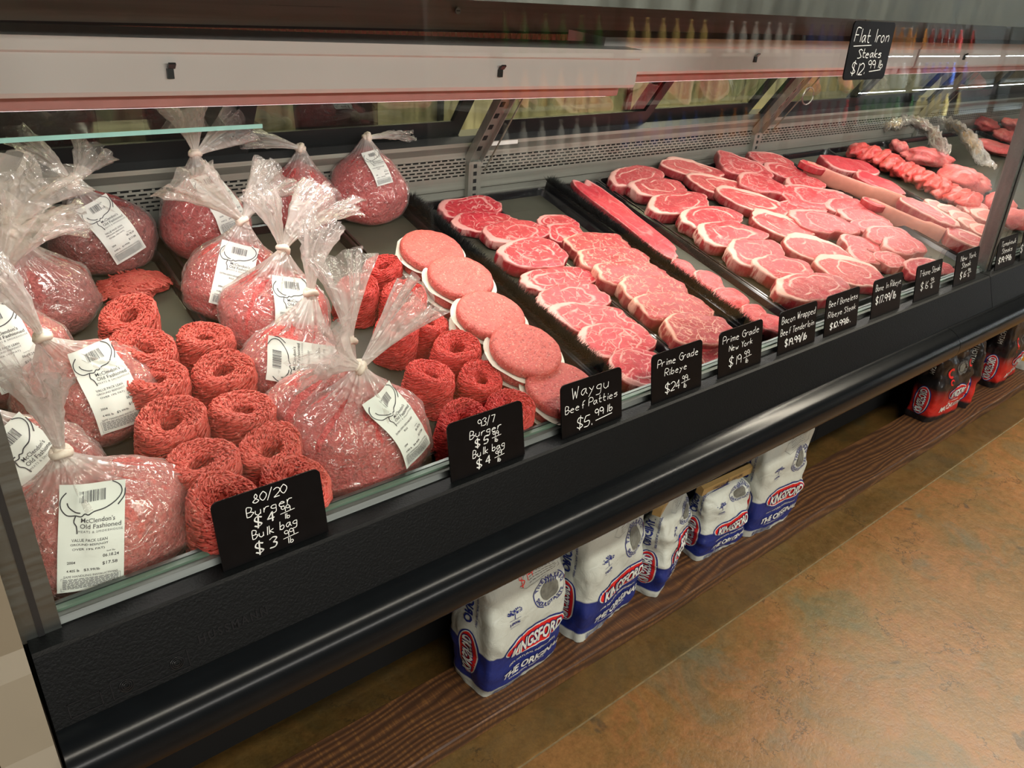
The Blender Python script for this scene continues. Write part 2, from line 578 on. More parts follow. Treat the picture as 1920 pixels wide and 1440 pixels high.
    for a, c in spans:
        if c - a < 0.2:
            continue
        mid = (a + c) / 2
        for (da, dc, off) in ((a, mid + 0.03, 0.0), (mid - 0.03, c, 0.022)):
            dr = MB()
            q = lambda zz: dy(zz) + off
            def bar(xa_, xb_, za_, zb_):
                dr.add([(xa_, q(za_), za_), (xb_, q(za_), za_), (xb_, q(zb_), zb_), (xa_, q(zb_), zb_),
                        (xa_, q(za_) + 0.014, za_), (xb_, q(za_) + 0.014, za_), (xb_, q(zb_) + 0.014, zb_), (xa_, q(zb_) + 0.014, zb_)],
                       [(0, 1, 2, 3), (4, 7, 6, 5), (0, 4, 5, 1), (2, 6, 7, 3), (1, 5, 6, 2), (3, 7, 4, 0)])
            bar(da, dc, 1.065, 1.105); bar(da, dc, 1.345, 1.375)
            bar(da, da + 0.035, 1.105, 1.345); bar(dc - 0.035, dc, 1.105, 1.345)
            d = dr.build('rear_door', M['black_frame'], root)
            MB().add([(da + 0.035, q(1.105) + 0.006, 1.105), (dc - 0.035, q(1.105) + 0.006, 1.105), (dc - 0.035, q(1.345) + 0.006, 1.345), (da + 0.035, q(1.345) + 0.006, 1.345)], [(0, 1, 2, 3)]).build('pane', M['door_glass'], d)
    MB().prism([(0.862, 1.052), (0.876, 1.066), (0.95, 1.066), (0.95, 1.052)], x0, x1).build('door_track', M['black_frame'], root)
    # top: stainless canopy front, dark inner panel, honeycomb strip
    zt = 1.407
    y_t = gtop(zt)
    MB().prism([(y_t - 0.006, zt), (y_t - 0.010, 1.60), (0.56, 1.62), (0.66, 1.40), (0.64, 1.40), (0.55, 1.60), (y_t + 0.010, 1.58), (y_t + 0.008, zt)], x0 + g, x1 - g).build('canopy', M['steel_v'], root)
    ip = MB().prism([(0.585, 1.333), (0.575, 1.46), (0.585, 1.46), (0.595, 1.333)], x0 + g, x1 - g).build('inner_panel', M['steel_dark'], root)
    MB().prism([(0.578, 1.330), (0.586, 1.334), (0.586, 1.329)], x0 + g, x1 - g).build('panel_lip', plain('rust_lip', srgb(120, 84, 70), 0.4), ip)
    hc = MB().box(x0 + g, x1 - g, 0.612, 0.63, 1.25, 1.335).build('honeycomb', M['void'], root)
    ribm = MB().box(-0.0045, 0.0045, 0.590, 0.612, 1.262, 1.334).mesh('rib', M['rib'])
    if first:
        for i in range(100):
            r_ = link('rib', ribm, hc); r_.location = (0.08 + i * 0.0138, 0, 0)
        j = MB()
        for i in range(78):
            xx = 0.08 + (100 + i) * 0.0138
            if xx < x1 - 0.01:
                j.box(xx - 0.0045, xx + 0.0045, 0.590, 0.612, 1.262, 1.334)
        tag(j.build('far_ribs', M['rib'], hc), kind='stuff')
    return root


def screw_on(root, x, y, z, r=0.006):
    s = MB()
    s.tube([(x, y + 0.002, z), (x, y - 0.002, z)], r, 12)
    o = s.build('screw', M['screw'], root)
    MB().box(x - r * 0.7, x + r * 0.7, y - 0.0024, y - 0.0019, z - 0.0008, z + 0.0008).build('screw_slot', M['void'], o)


case1 = case_section(XL, SEAM, 'long black fronted glass meat case holding the ground beef and most steaks', True)
case2 = case_section(SEAM, XR, 'second meat case beyond the joint, mostly cut off by the picture edge', False)
p = at_y(857, 20, 0.578)
screw_on(case1, p.x, 0.576, p.z)

# front glass panes, with green edges and aluminium posts
for root, a, c in ((case1, XL + 0.035, SEAM + 0.012), (case2, SEAM + 0.062, XR)):
    y0, y1 = gtop(0.768), gtop(1.415)
    g = MB().prism([(y0, 0.768), (y1, 1.415), (y1 + 0.006, 1.415), (y0 + 0.006, 0.768)], a, c)
    g.build('front_glass', M['glass'], root)
    MB().box(a, c, y0 - 0.001, y0 + 0.007, 0.766, 0.775).build('glass_bottom_seal', M['glass_edge'], root)
for root, a, c in ((case1, -0.004, 0.036), (case2, SEAM + 0.016, SEAM + 0.060)):
    y0, y1 = gtop(0.76), gtop(1.42)
    m = MB().prism([(y0 - 0.016, 0.758), (y1 - 0.016, 1.42), (y1 + 0.020, 1.42), (y0 + 0.020, 0.758)], a, c)
    po = m.build('glass_post', M['alu'], root)
    MB().prism([(y0 - 0.018, 0.762), (y1 - 0.018, 1.42), (y1 - 0.016, 1.42), (y0 - 0.016, 0.762)], a + (c - a) * 0.42, a + (c - a) * 0.58).build('post_groove', M['black_frame'], po)
# nameplate recess, badge plate with two embossed roundels on the front panel
bp = MB()


def on_panel(x, s, off=0.0012):
    """s: 0 top .. 1 bottom of the black panel"""
    return (x, -0.034 * s - off, 0.757 + (0.676 - 0.757) * s - off * 0.3)


def panel_frame(x0, x1, s0, s1, w=0.0012):
    f = MB()
    for (xa, xb, sa, sb) in ((x0, x1, s0, s0 + w * 12), (x0, x1, s1 - w * 12, s1), (x0, x0 + w, s0, s1), (x1 - w, x1, s0, s1)):
        f.add([on_panel(xa, sa), on_panel(xb, sa), on_panel(xb, sb), on_panel(xa, sb)], [(0, 1, 2, 3)])
    return f


panel_frame(0.062, 0.148, 0.66, 0.93).build('badge_plate', M['black_gloss'], case1)
panel_frame(0.018, 0.052, 0.72, 0.92).build('small_plate', M['black_gloss'], case1)
for xx in (0.078, 0.134):
    r_ = MB()
    for k in range(3):
        rad = 0.003 + k * 0.0022
        pts = [on_panel(xx + rad * math.cos(a * math.pi / 10), 0.80 + rad * 11 * math.sin(a * math.pi / 10), 0.0014) for a in range(21)]
        r_.tube(pts, 0.0005, 4, cap=False)
    r_.build('embossed_roundel', M['black_gloss'], case1)
# beige end panel at the near end of the case
ep = MB()
ep.prism([(0.03, 1.45), (-0.004, 0.78), (-0.020, 0.757), (-0.050, 0.676), (-0.082, 0.63), (-0.060, 0.30), (-0.02, 0.0), (0.95, 0.0), (0.95, 1.05), (0.60, 1.45)], -0.052, -0.003)
ep.build('end_panel', M['beige'], case1)

# lamp housings under the canopy
def lamp_housing(x0, x1, dyv, dzv, rot, clips, owner):
    y = 0.350 + dyv
    z = 0.0 + dzv
    prof = [(y - 0.006, 1.336), (y - 0.004, 1.320), (y, 1.317), (y + 0.002, 1.272), (y + 0.006, 1.266), (y + 0.10, 1.300), (y + 0.10, 1.340)]
    root_y = y
    mw = Matrix.Translation((x0, 0, z)) @ Matrix.Rotation(rot, 4, 'Y')
    h = empty('lamp_housing')
    h.parent = owner
    h.matrix_local = mw
    L = x1 - x0
    MB().prism(prof, 0, L).build('shade', M['white_housing'], h)
    MB().prism([(y + 0.040, 1.290), (y + 0.046, 1.246), (y + 0.056, 1.243), (y + 0.100, 1.270), (y + 0.100, 1.30)], 0.0, L).build('lens_body', M['lens_side'], h)
    MB().add([(0.02, y + 0.058, 1.2425), (L - 0.02, y + 0.058, 1.2425), (L - 0.02, y + 0.100, 1.2685), (0.02, y + 0.100, 1.2685)], [(0, 3, 2, 1)]).build('lens', M['lens'], h)
    for cx in clips:
        c = MB()
        c.box(cx - 0.004, cx + 0.004, y - 0.004, y + 0.002, 1.288, 1.300)
        c.prism([(y - 0.004, 1.300), (y - 0.010, 1.306), (y - 0.008, 1.308), (y - 0.001, 1.302)], cx - 0.003, cx + 0.006)
        c.build('clip', M['black_frame'], h)
    d = bpy.data.lights.new('case_lamp', 'AREA')
    d.shape = 'RECTANGLE'; d.size = L - 0.04; d.size_y = 0.05; d.energy = CASE_LAMP_W * L / 1.2; d.color = (1.0, 0.92, 0.87)
    lo = bpy.data.objects.new('case_lamp', d)
    COL.objects.link(lo)
    lo.parent = h
    lo.location = (L / 2, y + 0.078, 1.245)
    lo.rotation_euler = (math.radians(-12), 0, 0)
    return h


lamp_housing(0.0, 1.192, 0.0, 0.004, math.radians(0.75), (0.31, 0.85), case1)
lamp_housing(1.150, 2.435, 0.045, 0.006, 0.0, (0.50,), case1)
lamp_housing(2.447, 3.90, 0.045, 0.006, 0.0, (0.30, 0.9), case2)

# inner glass shelf whose green edge shows at the near end
gs = MB().box(0.02, 0.585, 0.70, 0.80, 1.150, 1.1565).build('glass_shelf', M['glass'], case1)
MB().box(0.02, 0.585, 0.6985, 0.7005, 1.1495, 1.157).build('shelf_edge', plain('green_glass_edge', srgb(150, 200, 190), 0.15), gs)

# stainless work counter seen through the rear doors
wc = MB()
wc.box(-0.5, 5.0, 1.42, 1.46, 0.9, 1.9)
wc.box(-0.5, 5.0, 1.05, 1.46, 0.86, 0.90)
wt = wc.build('steel_splashback', brushed('worn_steel', (0.62, 0.58, 0.40), 0.42, axis=2, amt=0.45, scale=40))
tag(wt, 'worn brushed steel splashback seen through the rear sliding doors', 'splashback')
for xs in (1.47, 2.35):
    MB().box(xs - 0.008, xs + 0.008, 1.405, 1.42, 0.9, 1.9).build('panel_joint', M['black_frame'], wt)

# dark shrink-wrapped packs standing on the counter behind the rear doors
M['dark_pack'] = plain('dark_wrapped_meat', srgb(62, 34, 28), 0.22, noise_amt=0.4, nscale=12, bump=0.4)
for (xx, ww, hh_, lb) in ((0.27, 0.26, 0.40, 'dark shrink-wrapped meat pack behind the rear door at the near end'), (0.62, 0.24, 0.40, 'dark shrink-wrapped meat pack behind the rear door beside the steel gap'), (0.98, 0.22, 0.38, 'dark shrink-wrapped meat pack behind the rear door near the upright')):
    rows = []
    for i in range(15):
        t_ = i / 14
        sc_ = (1 - abs(2 * t_ - 1) ** 5) ** 0.35 if 0 < i < 14 else 0.35
        rows.append([(ww / 2 * sc_ * math.copysign(abs(math.cos(a)) ** 0.6, math.cos(a)) * (1 + 0.06 * noise.noise(Vector((a, t_ * 3, xx)))), 0.075 * sc_ * math.sin(a) + 0.012 * noise.noise(Vector((a * 2, t_ * 5, xx * 7))), hh_ * t_) for a in [2 * math.pi * k / 24 for k in range(24)]])
    m_ = MB(); m_.grid(rows, closed=True); m_.add(rows[0], [tuple(range(23, -1, -1))]); m_.add(rows[-1], [tuple(range(24))])
    tag(m_.build('wrapped_meat_pack', M['dark_pack'], None, True, Matrix.Translation((xx, 1.17, 0.902))), lb, 'meat pack', 'packs on the back counter')

# ---------------------------------------------------------------- wooden board on the floor
bd = MB()
bd.prism([(0.083, 0.002), (0.083, 0.036), (0.086, 0.040), (0.240, 0.040), (0.242, 0.038), (0.242, 0.002)], -0.3, 5.2)
tag(bd.build('wooden_board', M['wood']), 'long dark stained plank on the floor carrying the charcoal bags', 'plank')

# ---------------------------------------------------------------- printed lettering (filled outlines), all read in one go
WANT = {}


def want(key, body, bold=0.0, shear=0.0, space=1.0):
    WANT[key] = (body, bold, shear, space)


want('KINGSFORD', 'KINGSFORD', 0.030, 0.18, 0.95)
want('KINGSFORD_edge', 'KINGSFORD', 0.062, 0.18, 0.95)
want('orig', 'THE ORIGINAL', 0.03, 0.22, 0.95)
want('ORIGINAL', 'ORIGINAL', 0.035, 0.0, 0.95)
want('match', 'MATCH LIGHT', 0.03, 0.18, 0.92)
want('instant', 'LIGHTS INSTANTLY', 0.015, 0.1)
want('MATCH', 'MATCH LIGHT', 0.0)
want('classic', 'CLASSIC', 0.03, 0.15)
want('ingr', '100% NATURAL INGREDIENTS', 0.015)
want('char', 'CHARCOAL BRIQUETS', 0.01)
want('100', '100%', 0.03)
want('tastes', 'THE WAY BBQ', 0.02)
want('should', 'SHOULD TASTE', 0.02)
want('fresh', 'CHARCOAL BAG  OPEN HERE', 0.0)
want('mcc', "McClendon's", 0.004)
want('old', 'Old Fashioned', 0.004)
want('meats', 'MEATS & SMOKEHOUSE', 0.0, 0, 1.25)
want('v1', 'VALUE PACK LEAN', 0.004)
want('v2', 'GROUND BEEF(NOT', 0.004)
want('v3', 'OVER 19% FAT)', 0.004)
want('e1', 'EXTRA LEAN GROUND BEEF', 0.004)
want('e2', 'BULK', 0.004)
want('sell', 'Sell By', 0.0)
want('date', '06.18.24', 0.008)
want('unit', '$3.99/lb', 0.008)
want('unit2', '$4.99/lb', 0.008)
want('price', '$17.58', 0.010)
want('price2', '$27.54', 0.010)
want('no', '2004', 0.006)
want('lbs', '4.405 lb', 0.006)
want('safe', 'SAFE HANDLING INSTRUCTIONS', 0.006)
want('huss', 'HUSSMANN', 0.02, 0, 1.35)
for ch in 'THEWAYBQSOULD':
    want('c_' + ch, ch, 0.02)

_tmp = []
for k, (body, bold, shear, space) in WANT.items():
    c = bpy.data.curves.new('t_' + k, 'FONT')
    c.body = body; c.size = 1.0; c.offset = bold; c.shear = shear; c.space_character = space
    c.resolution_u = 2; c.align_x = 'CENTER'
    o = bpy.data.objects.new('t_' + k, c)
    COL.objects.link(o)
    _tmp.append((k, o))
_dg = bpy.context.evaluated_depsgraph_get()
GLY = {}
for k, o in _tmp:
    me = o.evaluated_get(_dg).to_mesh()
    vs = [(v.co.x, v.co.y) for v in me.vertices]
    fs = [tuple(q.vertices) for q in me.polygons]
    x0 = min(a for a, b in vs); x1 = max(a for a, b in vs); y0 = min(b for a, b in vs); y1 = max(b for a, b in vs)
    GLY[k] = ([((a - (x0 + x1) / 2), (b - (y0 + y1) / 2)) for a, b in vs], fs, x1 - x0, y1 - y0)
for k, o in _tmp:
    c = o.data
    bpy.data.objects.remove(o); bpy.data.curves.remove(c)


def lettering(key, cx, cy, width=None, height=None, rot=0.0, off=0.0, warp=None):
    """flat verts/faces of a word, fitted to a width (and height), centred on cx, cy"""
    vs, fs, w0, h0 = GLY[key]
    sx = (width / w0) if width else (height / h0)
    sy = (height / h0) if height else sx
    ca, sa = math.cos(rot), math.sin(rot)
    out = []
    for a, b in vs:
        a *= sx; b *= sy
        if warp:
            a, b = warp(a, b)
        out.append((cx + a * ca - b * sa, cy + a * sa + b * ca, off))
    return out, fs


# ---------------------------------------------------------------- handwriting in chalk marker (single strokes)
HAND = {
 'A': '02 28 42,14 34', 'B': '02 08 28 37 25 05,25 44 33 22 02', 'C': '47 28 06 04 22 42', 'D': '02 08 37 45 32 02', 'F': '02 08 48,05 35',
 'G': '47 28 06 04 22 42 45 25', 'I': '22 28', 'N': '02 08,08 42,42 48', 'P': '02 08 38 46 35 05', 'R': '02 08 38 46 35 05,15 42',
 'S': '47 28 07 16 34 43 22 02', 'T': '08 48,28 22', 'W': '08 12,12 26,26 32,32 48', 'Y': '08 25,48 25 22',
 'a': '35 15 04 03 12 23 35,35 33 42', 'b': '08 02,03 12 22 33 34 25 04', 'c': '35 15 04 03 12 32', 'd': '35 15 04 03 12 33,38 32',
 'e': '04 34 25 15 04 03 12 32', 'f': '48 27 22,15 35', 'g': '35 15 04 13 33 35,35 31 20 00', 'h': '08 02,04 25 34 32', 'i': '15 12,17 16',
 'k': '08 02,35 04,04 32', 'l': '18 12', 'm': '05 02,04 15 24 22,24 35 44 42', 'n': '05 02,04 25 34 32', 'o': '15 04 03 12 22 33 34 25 15',
 'p': '05 00,05 25 34 33 22 02', 'r': '05 02,03 15 35', 's': '35 15 04 24 33 22 02', 't': '18 13 22 32,05 35', 'u': '05 03 12 22 33,35 32',
 'w': '05 12,12 24,24 32,32 45', 'y': '05 14 23,35 23 00', 'z': '05 35,35 02,02 32',
 '0': '28 06 04 22 44 46 28', '1': '22 28', '2': '07 28 47 45 02,02 42', '3': '07 28 47 25,25 44 32 02', '4': '38 04,04 44,38 32',
 '5': '48 18,18 05 35 44 32 02', '6': '38 05 03 22 43 34 05', '7': '08 48,48 22', '8': '28 16 34 43 22 03 14 36 28', '9': '46 28 07 15 35 46,46 42',
 '$': '47 18 06 34 43 22 03,29 21', '/': '01 39', '.': '12 13', '-': '05 35', "'": '18 27', '_': '02 52',
}
HW = {'i': 2.6, 'l': 2.6, '1': 3.0, 'I': 3.6, '.': 2.4, ' ': 2.8, 'm': 5.4, 'w': 5.6, 'W': 6.0, 'r': 4.2, 't': 4.2, '/': 4.4, "'": 2.6, '-': 4.2}


def smooth_line(pts, n=4):
    if len(pts) < 3:
        return pts
    out = []
    P = [pts[0]] + pts + [pts[-1]]
    for i in range(1, len(P) - 2):
        p0, p1, p2, p3 = P[i - 1], P[i], P[i + 1], P[i + 2]
        for k in range(n):
            t = k / n
            out.append(tuple(0.5 * ((2 * p1[j]) + (-p0[j] + p2[j]) * t + (2 * p0[j] - 5 * p1[j] + 4 * p2[j] - p3[j]) * t * t + (-p0[j] + 3 * p1[j] - 3 * p2[j] + p3[j]) * t ** 3) for j in (0, 1)))
    out.append(pts[-1])
    return out


def ribbon(pts, wd, off, mb):
    L = []; Rr = []
    for i, p in enumerate(pts):
        a = pts[max(i - 1, 0)]; b = pts[min(i + 1, len(pts) - 1)]
        dx, dy = b[0] - a[0], b[1] - a[1]
        d = math.hypot(dx, dy) or 1
        nx, ny = -dy / d * wd / 2, dx / d * wd / 2
        L.append((p[0] + nx, p[1] + ny, off)); Rr.append((p[0] - nx, p[1] - ny, off))
    n = len(pts)
    mb.add(L + Rr, [(i, i + 1, n + i + 1, n + i) for i in range(n - 1)])


def handwrite(mb, text, cx, cy, width=None, height=0.012, wd=0.0011, slope=0.0, off=0.0, rnd=None, twice=False):
    """writes text centred on cx, cy; height = capital height"""
    rnd = rnd or random
    adv = sum(HW.get(c, 4.9) for c in text)
    s = height / 6.0
    sx = (width / adv) if width else s
    x = -adv * sx / 2
    ca, sa = math.cos(slope), math.sin(slope)
    for ch in text:
        jy = rnd.uniform(-0.35, 0.35); jr = rnd.uniform(-0.05, 0.05)
        if ch in HAND:
            for st in HAND[ch].split(','):
                pts = []
                for q in st.split():
                    a, b = float(q[0]), float(q[1]) - 2 + jy
                    a, b = a + b * 0.10 + b * jr, b
                    px, py = x + a * sx, (b - 3) * s
                    pts.append((cx + px * ca - py * sa, cy + px * sa + py * ca))
                for rep in range(2 if twice else 1):
                    o2 = rep * wd * 0.6
                    ribbon(smooth_line([(a + o2, b + o2 * 0.5) for a, b in pts]), wd, off, mb)
        x += HW.get(ch, 4.9) * sx


def price(mb, dollars, cx, cy, h, rnd, cents='99', per='lb', wd=0.0012, bold=False):
    """big dollars, small underlined cents over lb"""
    handwrite(mb, '$', cx - h * 1.75, cy, height=h * 1.05, wd=wd, rnd=rnd, twice=True)
    handwrite(mb, dollars, cx - h * 0.45, cy, height=h, wd=wd, rnd=rnd, twice=bold)
    handwrite(mb, cents, cx + h * 1.15, cy + h * 0.40, height=h * 0.62, wd=wd * 0.8, rnd=rnd)
    ribbon([(cx + h * 0.5, cy - h * 0.06), (cx + h * 2.0, cy + h * 0.06)], wd * 0.7, 0, mb)
    handwrite(mb, per, cx + h * 1.2, cy - h * 0.42, height=h * 0.55, wd=wd * 0.75, rnd=rnd)


def sign_plate(w_, h_, r=0.009, t=0.0022, corners=(0, 0, 1, 1)):
    pts = []
    cs = [(w_ / 2, 0, -90), (w_ / 2, h_, 0), (-w_ / 2, h_, 90), (-w_ / 2, 0, 180)]
    order = [(w_ / 2 - r, r, -90, corners[0]), (w_ / 2 - r, h_ - r, 0, corners[2]), (-w_ / 2 + r, h_ - r, 90, corners[3]), (-w_ / 2 + r, r, 180, corners[1])]
    for i, (cx, cy, a0, rd) in enumerate(order):
        if rd:
            for k in range(7):
                a = math.radians(a0 + k * 15)
                pts.append((cx + r * math.cos(a), cy + r * math.sin(a)))
        else:
            pts.append((w_ / 2 if i == 0 else -w_ / 2, 0))
    n = len(pts)
    m = MB()
    # plate stands in x-z, faces -y
    m.add([(a, 0, b) for a, b in pts] + [(a, t, b) for a, b in pts],
          [tuple(range(n)), tuple(range(2 * n - 1, n - 1, -1))] + [(i, i + n, (i + 1) % n + n, (i + 1) % n) for i in range(n)])
    return m


rs = random.Random(5)
SIGNW, SIGNH = 0.142, 0.094


def price_sign(u_left, label, rows, pr=None, extra=None, h=SIGNH, dx=0.0, lean=11.0, yaw=0.0, vline=None):
    """rows: (text, x, y, height, width) in mm from plate centre-bottom"""
    q = at_y(u_left, vline, 0.012)
    x = q.x + SIGNW / 2 + dx
    mw = Matrix.Translation((x, 0.0135, 0.7615)) @ Matrix.Rotation(math.radians(yaw), 4, 'Z') @ Matrix.Rotation(math.radians(-lean), 4, 'X')
    root = empty('price_sign', mw)
    tag(root, label, 'price sign', 'hand lettered price signs along the front of the case')
    sign_plate(SIGNW, h).build('plate', M['sign_black'], root)
    mb = MB()
    for (t, xx, yy, hh, ww) in rows:
        handwrite(mb, t, xx / 1000, yy / 1000, width=ww / 1000 if ww else None, height=hh / 1000, rnd=rs, wd=0.0010)
    if pr:
        for (dol, xx, yy, hh, bold) in pr:
            price(mb, dol, xx / 1000, yy / 1000, hh / 1000, rs, bold=bold, wd=0.0012)
    if extra:
        extra(mb)
    mb.v = [(a, -0.0006 - c, b) for a, b, c in mb.v]
    mb.build('lettering', M['chalk'], root)
    return root


price_sign(420, 'black sign reading 80/20 Burger $4.99 lb, beside the front ground beef bag',
           [('80/20', 2, 82, 12, 46), ('Burger', 0, 66, 12.5, 62), ('Bulk bag', 2, 34, 11.5, 62)],
           [('4', 4, 50, 13, True), ('3', 2, 14.5, 14, True)], vline=1075)
price_sign(848, 'black sign reading 93/7 Burger $5.99 lb before the red beef coils',
           [('93/7', 0, 80, 11.5, 34), ('Burger', -2, 65, 12, 62), ('Bulk bag', 2, 33, 12, 64)],
           [('5', 2, 49, 12, True), ('4', 4, 15, 13, True)], vline=905)


def s3(mb):
    handwrite(mb, '$', -0.030, 0.019, height=0.019, rnd=rs, wd=0.0014)
    handwrite(mb, '5.', -0.010, 0.017, height=0.019, rnd=rs, wd=0.0014)
    handwrite(mb, '99 lb', 0.027, 0.026, width=0.046, height=0.013, rnd=rs, wd=0.0013)
    ribbon([(0.006, 0.012), (0.046, 0.015)], 0.0013, 0, mb)


price_sign(1055, 'black sign reading Waygu Beef Patties $5.99 lb', [('Waygu', -2, 75, 20, 92), ('Beef Patties', 0, 49, 13, 126)], extra=s3, vline=828)
price_sign(1225, 'black sign reading Prime Grade Ribeye $24.99 lb', [('Prime Grade', 2, 74, 14, 118), ('Ribeye', -4, 53, 13, 66)], [('24', 2, 22, 17, False)], vline=748)
price_sign(1352, 'black sign reading Prime Grade New York $19.99 lb', [('Prime Grade', 0, 76, 14, 122), ('New York', 0, 55, 12, 80)], [('19', 0, 25, 18, False)], vline=690)


def slash_price(txt, y, h, w_):
    def f(mb):
        handwrite(mb, txt, -0.004, y / 1000, width=w_ / 1000, height=h / 1000, rnd=rs, wd=0.0015, twice=True)
    return f


price_sign(1462, 'black sign reading Bacon Wrapped Beef Tenderloin', [('Bacon Wrapped', 2, 74, 15, 130), ('Beef Tenderloin', 0, 48, 14, 130)], extra=slash_price('$19.99/lb', 21, 15, 86), vline=655)
price_sign(1548, 'black sign reading Beef Boneless Ribeye Steak', [('Beef Boneless', 2, 74, 14, 126), ('Ribeye Steak', 0, 49, 13, 122)], extra=slash_price('$10.99lb.', 21, 14, 92), vline=625)
price_sign(1636, 'black sign reading Bone In Ribeye $17.99', [('Bone In Ribeye', 2, 73, 15, 126)], extra=slash_price('$17.99/lb', 42, 18, 104), vline=590)
price_sign(1716, 'black sign reading T-bone Steak $16.99 lb', [('T-bone Steak', 4, 72, 16, 118)], [('16', 0, 36, 19, False)], vline=560)
price_sign(1791, 'black sign reading New York Steak, last before the glass post', [('New York', 4, 74, 15, 100), ('Steak', -4, 54, 14, 60)], [('16', 0, 26, 17, False)], vline=530)
price_sign(1860, 'black sign reading Tomahawk Steaks, just past the glass post', [('Tomahawk', 6, 74, 15, 110), ('Steaks', 2, 53, 14, 80)], extra=slash_price('$19.99lb', 26, 17, 100), vline=505, dx=0.03)
price_sign(1905, 'black sign cut off by the picture edge past the Tomahawk sign', [('Porter', 6, 74, 15, 80)][:0], [('9', -30, 40, 22, False)], vline=490, dx=0.035)


# flat sign hung on the glass near the top
def flat_iron():
    a = at_y(1600, 38, gtop(1.4) - 0.004); b = at_y(1582, 150, gtop(1.3) - 0.004); c = at_y(1678, 40, gtop(1.4) - 0.004)
    wd = c.x - a.x; hh = a.z - b.z
    mw = Matrix.Translation(((a.x + c.x) / 2, gtop(b.z) - 0.008, b.z)) @ Matrix.Rotation(math.radians(-3), 4, 'X')
    root = empty('price_sign', mw)
    tag(root, 'black Flat Iron Steaks sign hung high on the glass', 'price sign', 'hand lettered price signs along the front of the case')
    sign_plate(wd, hh, corners=(1, 1, 1, 1)).build('plate', M['sign_black'], root)
    mb = MB()
    handwrite(mb, 'Flat Iron', 0.0, hh * 0.76, width=wd * 0.86, height=hh * 0.22, rnd=rs, wd=0.0016)
    handwrite(mb, 'Steaks', 0.004, hh * 0.46, width=wd * 0.6, height=hh * 0.15, rnd=rs, wd=0.0015)
    handwrite(mb, '$12.', -wd * 0.18, hh * 0.20, width=wd * 0.36, height=hh * 0.2, rnd=rs, wd=0.0016)
    handwrite(mb, '99 lb', wd * 0.22, hh * 0.27, width=wd * 0.40, height=hh * 0.14, rnd=rs, wd=0.0015)
    ribbon([(-wd * 0.42, hh * 0.58), (0, hh * 0.60)], 0.0012, 0, mb)
    ribbon([(wd * 0.08, hh * 0.14), (wd * 0.36, hh * 0.17)], 0.0014, 0, mb)
    mb.v = [(x, -0.0006, z) for x, z, _ in mb.v]
    mb.build('lettering', M['chalk'], root)


flat_iron()

# maker's name pressed into the black panel
mb = MB()
vs, fs = lettering('huss', 0.206, 0.0, width=0.086, height=0.0115)
mb.add([on_panel(a, 0.62 - b * 11, 0.0012) for a, b, _ in vs], fs)
mb.build('maker_name', M['black_gloss'], case1)

# ---------------------------------------------------------------- meat materials
def tri_noise(p, s, seed=0.0):
    return noise.noise(Vector(p) * s + Vector((seed, seed * 1.7, seed * 0.3)))


def ground_mat(name, c_lo, c_mid, c_fat, scale=1.0):
    t = NT(name)
    c = t.coord()
    rnd = t.n('ShaderNodeObjectInfo').outputs['Random']
    w_ = t.math('MULTIPLY', rnd, 20.0)
    n1 = t.noise(c, 130 * scale, 3.0, 0.6, 0.0, w_).outputs[0]
    n2 = t.noise(c, 330 * scale, 2.0, 0.5, 0.0, w_).outputs[0]
    col = t.mix(t.rng(n1, 0.3, 0.7), c_lo, c_mid)
    col = t.mix(t.math('MULTIPLY', t.rng(n2, 0.60, 0.70), 0.7), col, c_fat)
    return t.done(t.bsdf(col, t.rng(n2, 0.3, 0.7, 0.34, 0.5), 0.0, t.bump(n2, 0.25, 0.001), **{'Subsurface Weight': 0.0, 'Specular IOR Level': 0.5}))


M['grind_pink'] = ground_mat('coarse_ground_beef', srgb(188, 68, 60), srgb(208, 92, 80), srgb(238, 172, 152))
M['grind_red'] = ground_mat('lean_ground_beef', srgb(186, 44, 44), srgb(208, 62, 58), srgb(232, 128, 118))


def patty_mat():
    t = NT('pressed_patty')
    c = t.coord()
    w_ = t.math('MULTIPLY', t.n('ShaderNodeObjectInfo').outputs['Random'], 20.0)
    n1 = t.noise(t.mapping(c, (1, 1.6, 1)), 150, 3.0, 0.6, 0.8, w_).outputs[0]
    n2 = t.noise(c, 30, 2.0, 0.5, 0.0, w_).outputs[0]
    n3 = t.noise(c, 260, 2.0, 0.5, 0.0, w_).outputs[0]
    col = t.mix(n2, srgb(194, 74, 72), srgb(208, 98, 90))
    col = t.mix(t.math('MULTIPLY', t.rng(n1, 0.32, 0.48, 1.0, 0.0), 0.8), col, srgb(136, 40, 38))
    col = t.mix(t.math('MULTIPLY', t.rng(n3, 0.58, 0.70), 0.55), col, srgb(238, 176, 158))
    return t.done(t.bsdf(col, 0.45, 0.0, t.bump(t.math('ADD', n1, t.math('MULTIPLY', n3, 0.4)), 0.9, 0.003)))


M['patty'] = patty_mat()


def bulk_mat(name, lo, hi, fat):
    """ground beef pressed against bag film"""
    t = NT(name)
    c = t.coord()
    w_ = t.math('MULTIPLY', t.n('ShaderNodeObjectInfo').outputs['Random'], 20.0)
    n0 = t.noise(c, 14, 2.0, 0.5, 0.5, w_).outputs[0]
    wv = t.noise(c, 110, 3.0, 0.6, 1.2, w_).outputs[0]
    n2 = t.noise(c, 240, 2.0, 0.5, 0.6, w_).outputs[0]
    col = t.mix(t.rng(n0, 0.3, 0.7), lo, hi)
    col = t.mix(t.math('MULTIPLY', t.rng(wv, 0.34, 0.48, 1.0, 0.0), 0.7), col, tuple(x * 0.38 for x in lo))
    col = t.mix(t.math('MULTIPLY', t.rng(n2, 0.54, 0.64), 0.38), col, fat)
    h = t.math('ADD', wv, t.math('MULTIPLY', n2, 0.4))
    return t.done(t.bsdf(col, 0.4, 0.0, t.bump(h, 1.0, 0.007)))


